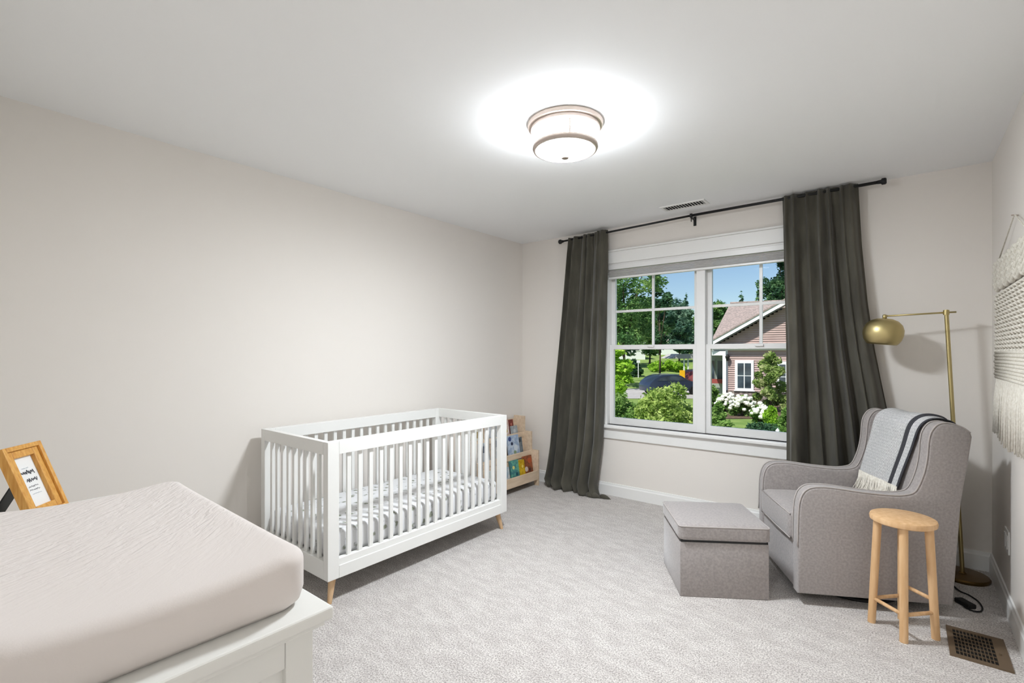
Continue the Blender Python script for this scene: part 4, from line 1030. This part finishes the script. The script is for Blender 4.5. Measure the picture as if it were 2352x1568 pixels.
while z < zpk - 0.3:
    if z + lap < zf - 0.10: a, b = xl, xr; tgt = bm
    elif z > zf + 0.10: a = xe + (z + lap + 0.16 - ze) / slope; b = 2 * xpk - a; tgt = bm2
    else: z += lap; continue
    if b - a > 0.1:
        v = [tgt.verts.new(p) for p in ((a, 0.0, z), (b, 0.0, z), (b, 0.045, z + lap), (a, 0.045, z + lap), (a, 0.06, z), (b, 0.06, z))]
        tgt.faces.new((v[0], v[1], v[2], v[3])); tgt.faces.new((v[0], v[4], v[5], v[1]))
    z += lap
tobj('lower_siding', bm, M_siding, hs_root); tobj('gable_siding', bm2, M_siding, hs_root)
tobj('stone_base', box(xl, xr, -0.05, 0.06, -0.3, 0.62), M_stone, hs_root)
tobj('frieze_board', box(X(1638), xr, -0.06, 0.06, zf - 0.10, zf + 0.10), M_hwhite, hs_root)
tobj('corner_board', box(xl - 0.02, xl + 0.10, -0.03, 0.06, -0.2, zf - 0.10), M_hwhite, hs_root)
for s_ in (1, -1):
    def mir(p): return p if s_ == 1 else (2 * xpk - p[0], p[1])
    tobj('rake_board', prism([mir(p) for p in ((xe, ze - 0.10), (xpk, zpk - 0.10), (xpk, zpk + 0.12), (xe, ze + 0.12))], YF - 0.04, YF + 0.02), M_hwhite, hs_root)
    tobj('soffit', prism([mir(p) for p in ((xe + 0.15, ze - 0.08), (xpk, zpk - 0.16), (xpk, zpk - 0.12), (xe + 0.15, ze - 0.04))], YF + 0.02, 0.04), M_soffit, hs_root)
    tobj('gable_roof', prism([mir(p) for p in ((xe - 0.05, ze + 0.10), (xpk, zpk + 0.12), (xpk, zpk + 0.20), (xe - 0.05, ze + 0.18))], YF - 0.08, 4.0), M_shingle, hs_root)
# main roof: slope facing the window, hipped at its left end in two steps
YR = 5.0
rx, rz = HP(1677, 697, YR); ex, ez = HP(1626, 796, -0.35)
bm = nb()
q = [(ex, -0.35, ez), (xpk, -0.35, ez), (xr + 3, YR, rz), (rx, YR, rz)]
v = [bm.verts.new(p) for p in q]; bm.faces.new(v)
w_ = [bm.verts.new(p) for p in ((rx + 0.2, 2 * YR + 0.35, ez), (xr + 3, 2 * YR + 0.35, ez))]
bm.faces.new((v[0], v[3], w_[0])); bm.faces.new((v[3], v[2], w_[1], w_[0]))
o = tobj('main_roof', bm, M_shingle, hs_root)
md = o.modifiers.new('thick', 'SOLIDIFY'); md.thickness = 0.08
tobj('ridge_cap', tube([(rx, YR, rz + 0.03), (xr + 3, YR, rz + 0.03)], 0.07, 8), M_shingle, hs_root)
tobj('main_walls', box(xl + 0.3, xr + 2.4, 2.1, 2 * YR - 0.4, -0.3, ez - 0.05), M_siding, hs_root)
# porch left of the gable wall
yw = 1.9
tobj('porch_wall', box(X(1612, yw), xl + 0.05, yw, yw + 0.1, -0.2, zf), M_hgrey, hs_root)
tobj('porch_header', box(X(1622), xl, -0.2, 0.0, Z(816), Z(806)), M_hwhite, hs_root)
tobj('porch_ceiling', box(X(1622), xl, 0.0, yw, Z(808), Z(806)), M_hgrey, hs_root)
tobj('porch_column', box(X(1660), X(1668), -0.22, -0.05, -0.2, Z(816)), M_hwhite, hs_root)
for (a, b) in ((1632, 1641), (1648, 1660)):
    wf = tobj('porch_window', box(X(a - 1.5, yw), X(b + 1.5, yw), yw - 0.05, yw, Z(873, 1645, yw), Z(825, 1645, yw)), M_hgrey, hs_root)
    tobj('pane', box(X(a, yw), X(b, yw), yw - 0.07, yw - 0.04, Z(871, 1645, yw), Z(828, 1645, yw)), M_darkglass, wf)
tobj('porch_rail', box(X(1622, 1.5), X(1659, 1.5), 1.45, 1.52, Z(880, 1645, 1.5), Z(870, 1645, 1.5)), M_red, hs_root)
tobj('wall_lantern', lathe([(0, 0.0), (0.07, 0.02), (0.12, 0.2), (0.13, 0.25), (0.03, 0.36), (0, 0.36)], 10, c=(X(1671), -0.16, Z(829))), M_black, hs_root)
def house_window(px0, px1, py0, py1):
    f = tobj('window', box(X(px0), X(px1), -0.06, 0.03, Z(py1), Z(py0)), M_hwhite, hs_root)
    gx0, gx1, gz0, gz1 = X(px0) + 0.13, X(px1) - 0.13, Z(py1) + 0.12, Z(py0) - 0.16
    mx_, mz_ = (gx0 + gx1) / 2, (gz0 + gz1) / 2
    for a, b in ((gx0, mx_ - 0.025), (mx_ + 0.025, gx1)):
        for c_, d_ in ((gz0, mz_ - 0.025), (mz_ + 0.025, gz1)):
            tobj('pane', box(a, b, -0.075, -0.058, c_, d_), M_darkglass, f)
    tobj('sill', box(X(px0) - 0.05, X(px1) + 0.05, -0.12, 0.0, Z(py1) - 0.05, Z(py1)), M_hwhite, f)
house_window(1688, 1731, 827, 896)
house_window(1783, 1828, 829, 896)

# ---- parked car, side-on with its tail to the left
cd = 33.0
cb = ground_pt(1540, cd); car = thing('car', 'dark blue parked car half hidden behind the maple shrub', 'car', cb + UP * 0.03, YAW + R(12))
cs = cd / FPX
prof_c = [(-2.05, 0.28), (-2.12, 0.55), (-2.08, 0.78), (-1.92, 0.98), (-1.55, 1.26), (-1.1, 1.40), (-0.3, 1.44), (0.35, 1.38), (1.0, 1.02), (1.75, 0.90), (2.1, 0.72), (2.15, 0.45), (2.1, 0.28)]
M_carp = mat('car_paint', (58, 70, 92), 0.25, metal=0.4, spec=0.6)
tobj('body', prism([tuple(v)[:2] for v in crom([Vector((a, b, 0)) for a, b in prof_c], 4)], -0.85, 0.85, bevel=0.06, seg=2), M_carp, car, smooth=True, auto=40)
for yy in (-0.862, 0.85):
    tobj('side_glass', prism([(-1.50, 1.02), (-1.28, 1.22), (-0.9, 1.32), (-0.3, 1.36), (0.3, 1.30), (0.82, 1.02)], yy, yy + 0.012), M_darkglass, car)
    for xx in (-1.32, 1.35):
        wl_ = tobj('wheel', lathe([(0, -0.1), (0.2, -0.1), (0.32, -0.08), (0.33, 0.0), (0.32, 0.1), (0, 0.1)], 24, mtx=Matrix.Translation((xx, yy * 0.95, 0.31)) @ Matrix.Rotation(R(90), 4, 'X')), M_cord, car)
for yy in (-0.6, 0.6): tobj('roof_rail', tube([(-1.2, yy, 1.43), (-0.9, yy, 1.48), (0.1, yy, 1.48), (0.35, yy, 1.42)], 0.018, 6), M_hgrey, car)
# ---- yellow board, red car glimpse, carport, far buildings, street sign, white post
yb_ = ground_pt(1567, 36); e = thing('yellow_board', 'yellow upright board standing beyond the parked car', 'board', yb_, YAW)
hgt = zpx(850, 36) - yb_.z
tobj('panel', box(-0.2, 0.2, -0.02, 0.02, zpx(873, 36) - yb_.z, hgt, bevel=0.01), mat('yellow_paint', (240, 184, 30), 0.5), e)
for s in (-0.15, 0.15): tobj('leg', box(s - 0.02, s + 0.02, -0.015, 0.015, 0, zpx(873, 36) - yb_.z), M_hgrey, e)
car.scale = (0.92, 0.92, 0.92)
rc = dup(car, ground_pt(1612, 40) + UP * 0.03, YAW + R(30)); rc['label'] = 'red parked car mostly hidden by the window mullion'
M_carr = mat('red_car_paint', (132, 66, 64), 0.3, metal=0.3, spec=0.6)
for c_ in rc.children:
    if c_.name.startswith('body'): c_.data = c_.data.copy(); c_.data.materials[0] = M_carr
cpb = ground_pt(1590, 46); cp = thing('carport', 'flat-roofed grey carport on white posts beside the mullion', 'carport', cpb, YAW)
zc1, zc0 = zpx(815, 46) - cpb.z, zpx(823, 46) - cpb.z; sw = 46 / FPX
tobj('roof', prism([(-58 * sw, zc0), (70 * sw, zc0), (70 * sw, zc1 + 0.1), (-38 * sw, zc1 + 0.1)], -1.2, 2.2), M_drive, cp)
for k, px in enumerate((-27, -18, -4, 20, 50)):
    tobj('post', box(px * sw - 0.05, px * sw + 0.05, -1.0, -0.9, 0, zc0), M_hwhite, cp)
def far_house(label, px, depth, w, ytop, yeave, wallm, roofm):
    b = ground_pt(px, depth); h = thing('far_house', label, 'house', b, YAW); s = depth / FPX
    ze_, zt_ = zpx(yeave, depth) - b.z, zpx(ytop, depth) - b.z; hw_ = w * s / 2
    tobj('walls', box(-hw_, hw_, 0, 8, -0.5, ze_), wallm, h)
    tobj('roof', prism([(0 - 0.4, ze_), (4, zt_), (8.4, ze_)], -hw_ - 0.3, hw_ + 0.3, axis='x'), roofm, h)
    for k in (-0.5, 0.1, 0.6):
        f = tobj('window', box(k * hw_ - 0.5, k * hw_ + 0.5, -0.06, 0, ze_ * 0.45, ze_ * 0.85), M_hwhite, h)
        tobj('pane', box(k * hw_ - 0.4, k * hw_ + 0.4, -0.08, -0.06, ze_ * 0.49, ze_ * 0.82), M_darkglass, f)
    return h
far_house('white far house showing between the tree trunks at left', 1432, 72, 100, 768, 782, M_hwhite, M_hgrey)
far_house('beige roofed far house behind the grey-green tree', 1532, 88, 70, 762, 784, M_hwhite, mat('tan_roof', (206, 190, 178), 0.9))
sb = ground_pt(1466, 46); sg = thing('street_sign', 'small white sign on a thin post up the slope', 'sign', sb, YAW)
tobj('post', box(-0.03, 0.03, -0.03, 0.03, 0, zpx(830, 46) - sb.z), M_hwhite, sg)
tobj('plate', box(-0.16, 0.16, -0.05, -0.03, zpx(833, 46) - sb.z, zpx(827, 46) - sb.z), M_hwhite, sg)
wp = ground_pt(1786, 10.6); wpo = thing('garden_post', 'slim white post among the hedge shrubs at right', 'post', wp, YAW)
tobj('shaft', box(-0.028, 0.028, -0.028, 0.028, 0, zpx(990, 10.6) - wp.z), M_hwhite, wpo)
tobj('cap', lathe([(0.045, 0), (0.045, 0.02), (0, 0.07)], 4, c=(0, 0, zpx(990, 10.6) - wp.z)), M_hwhite, wpo)
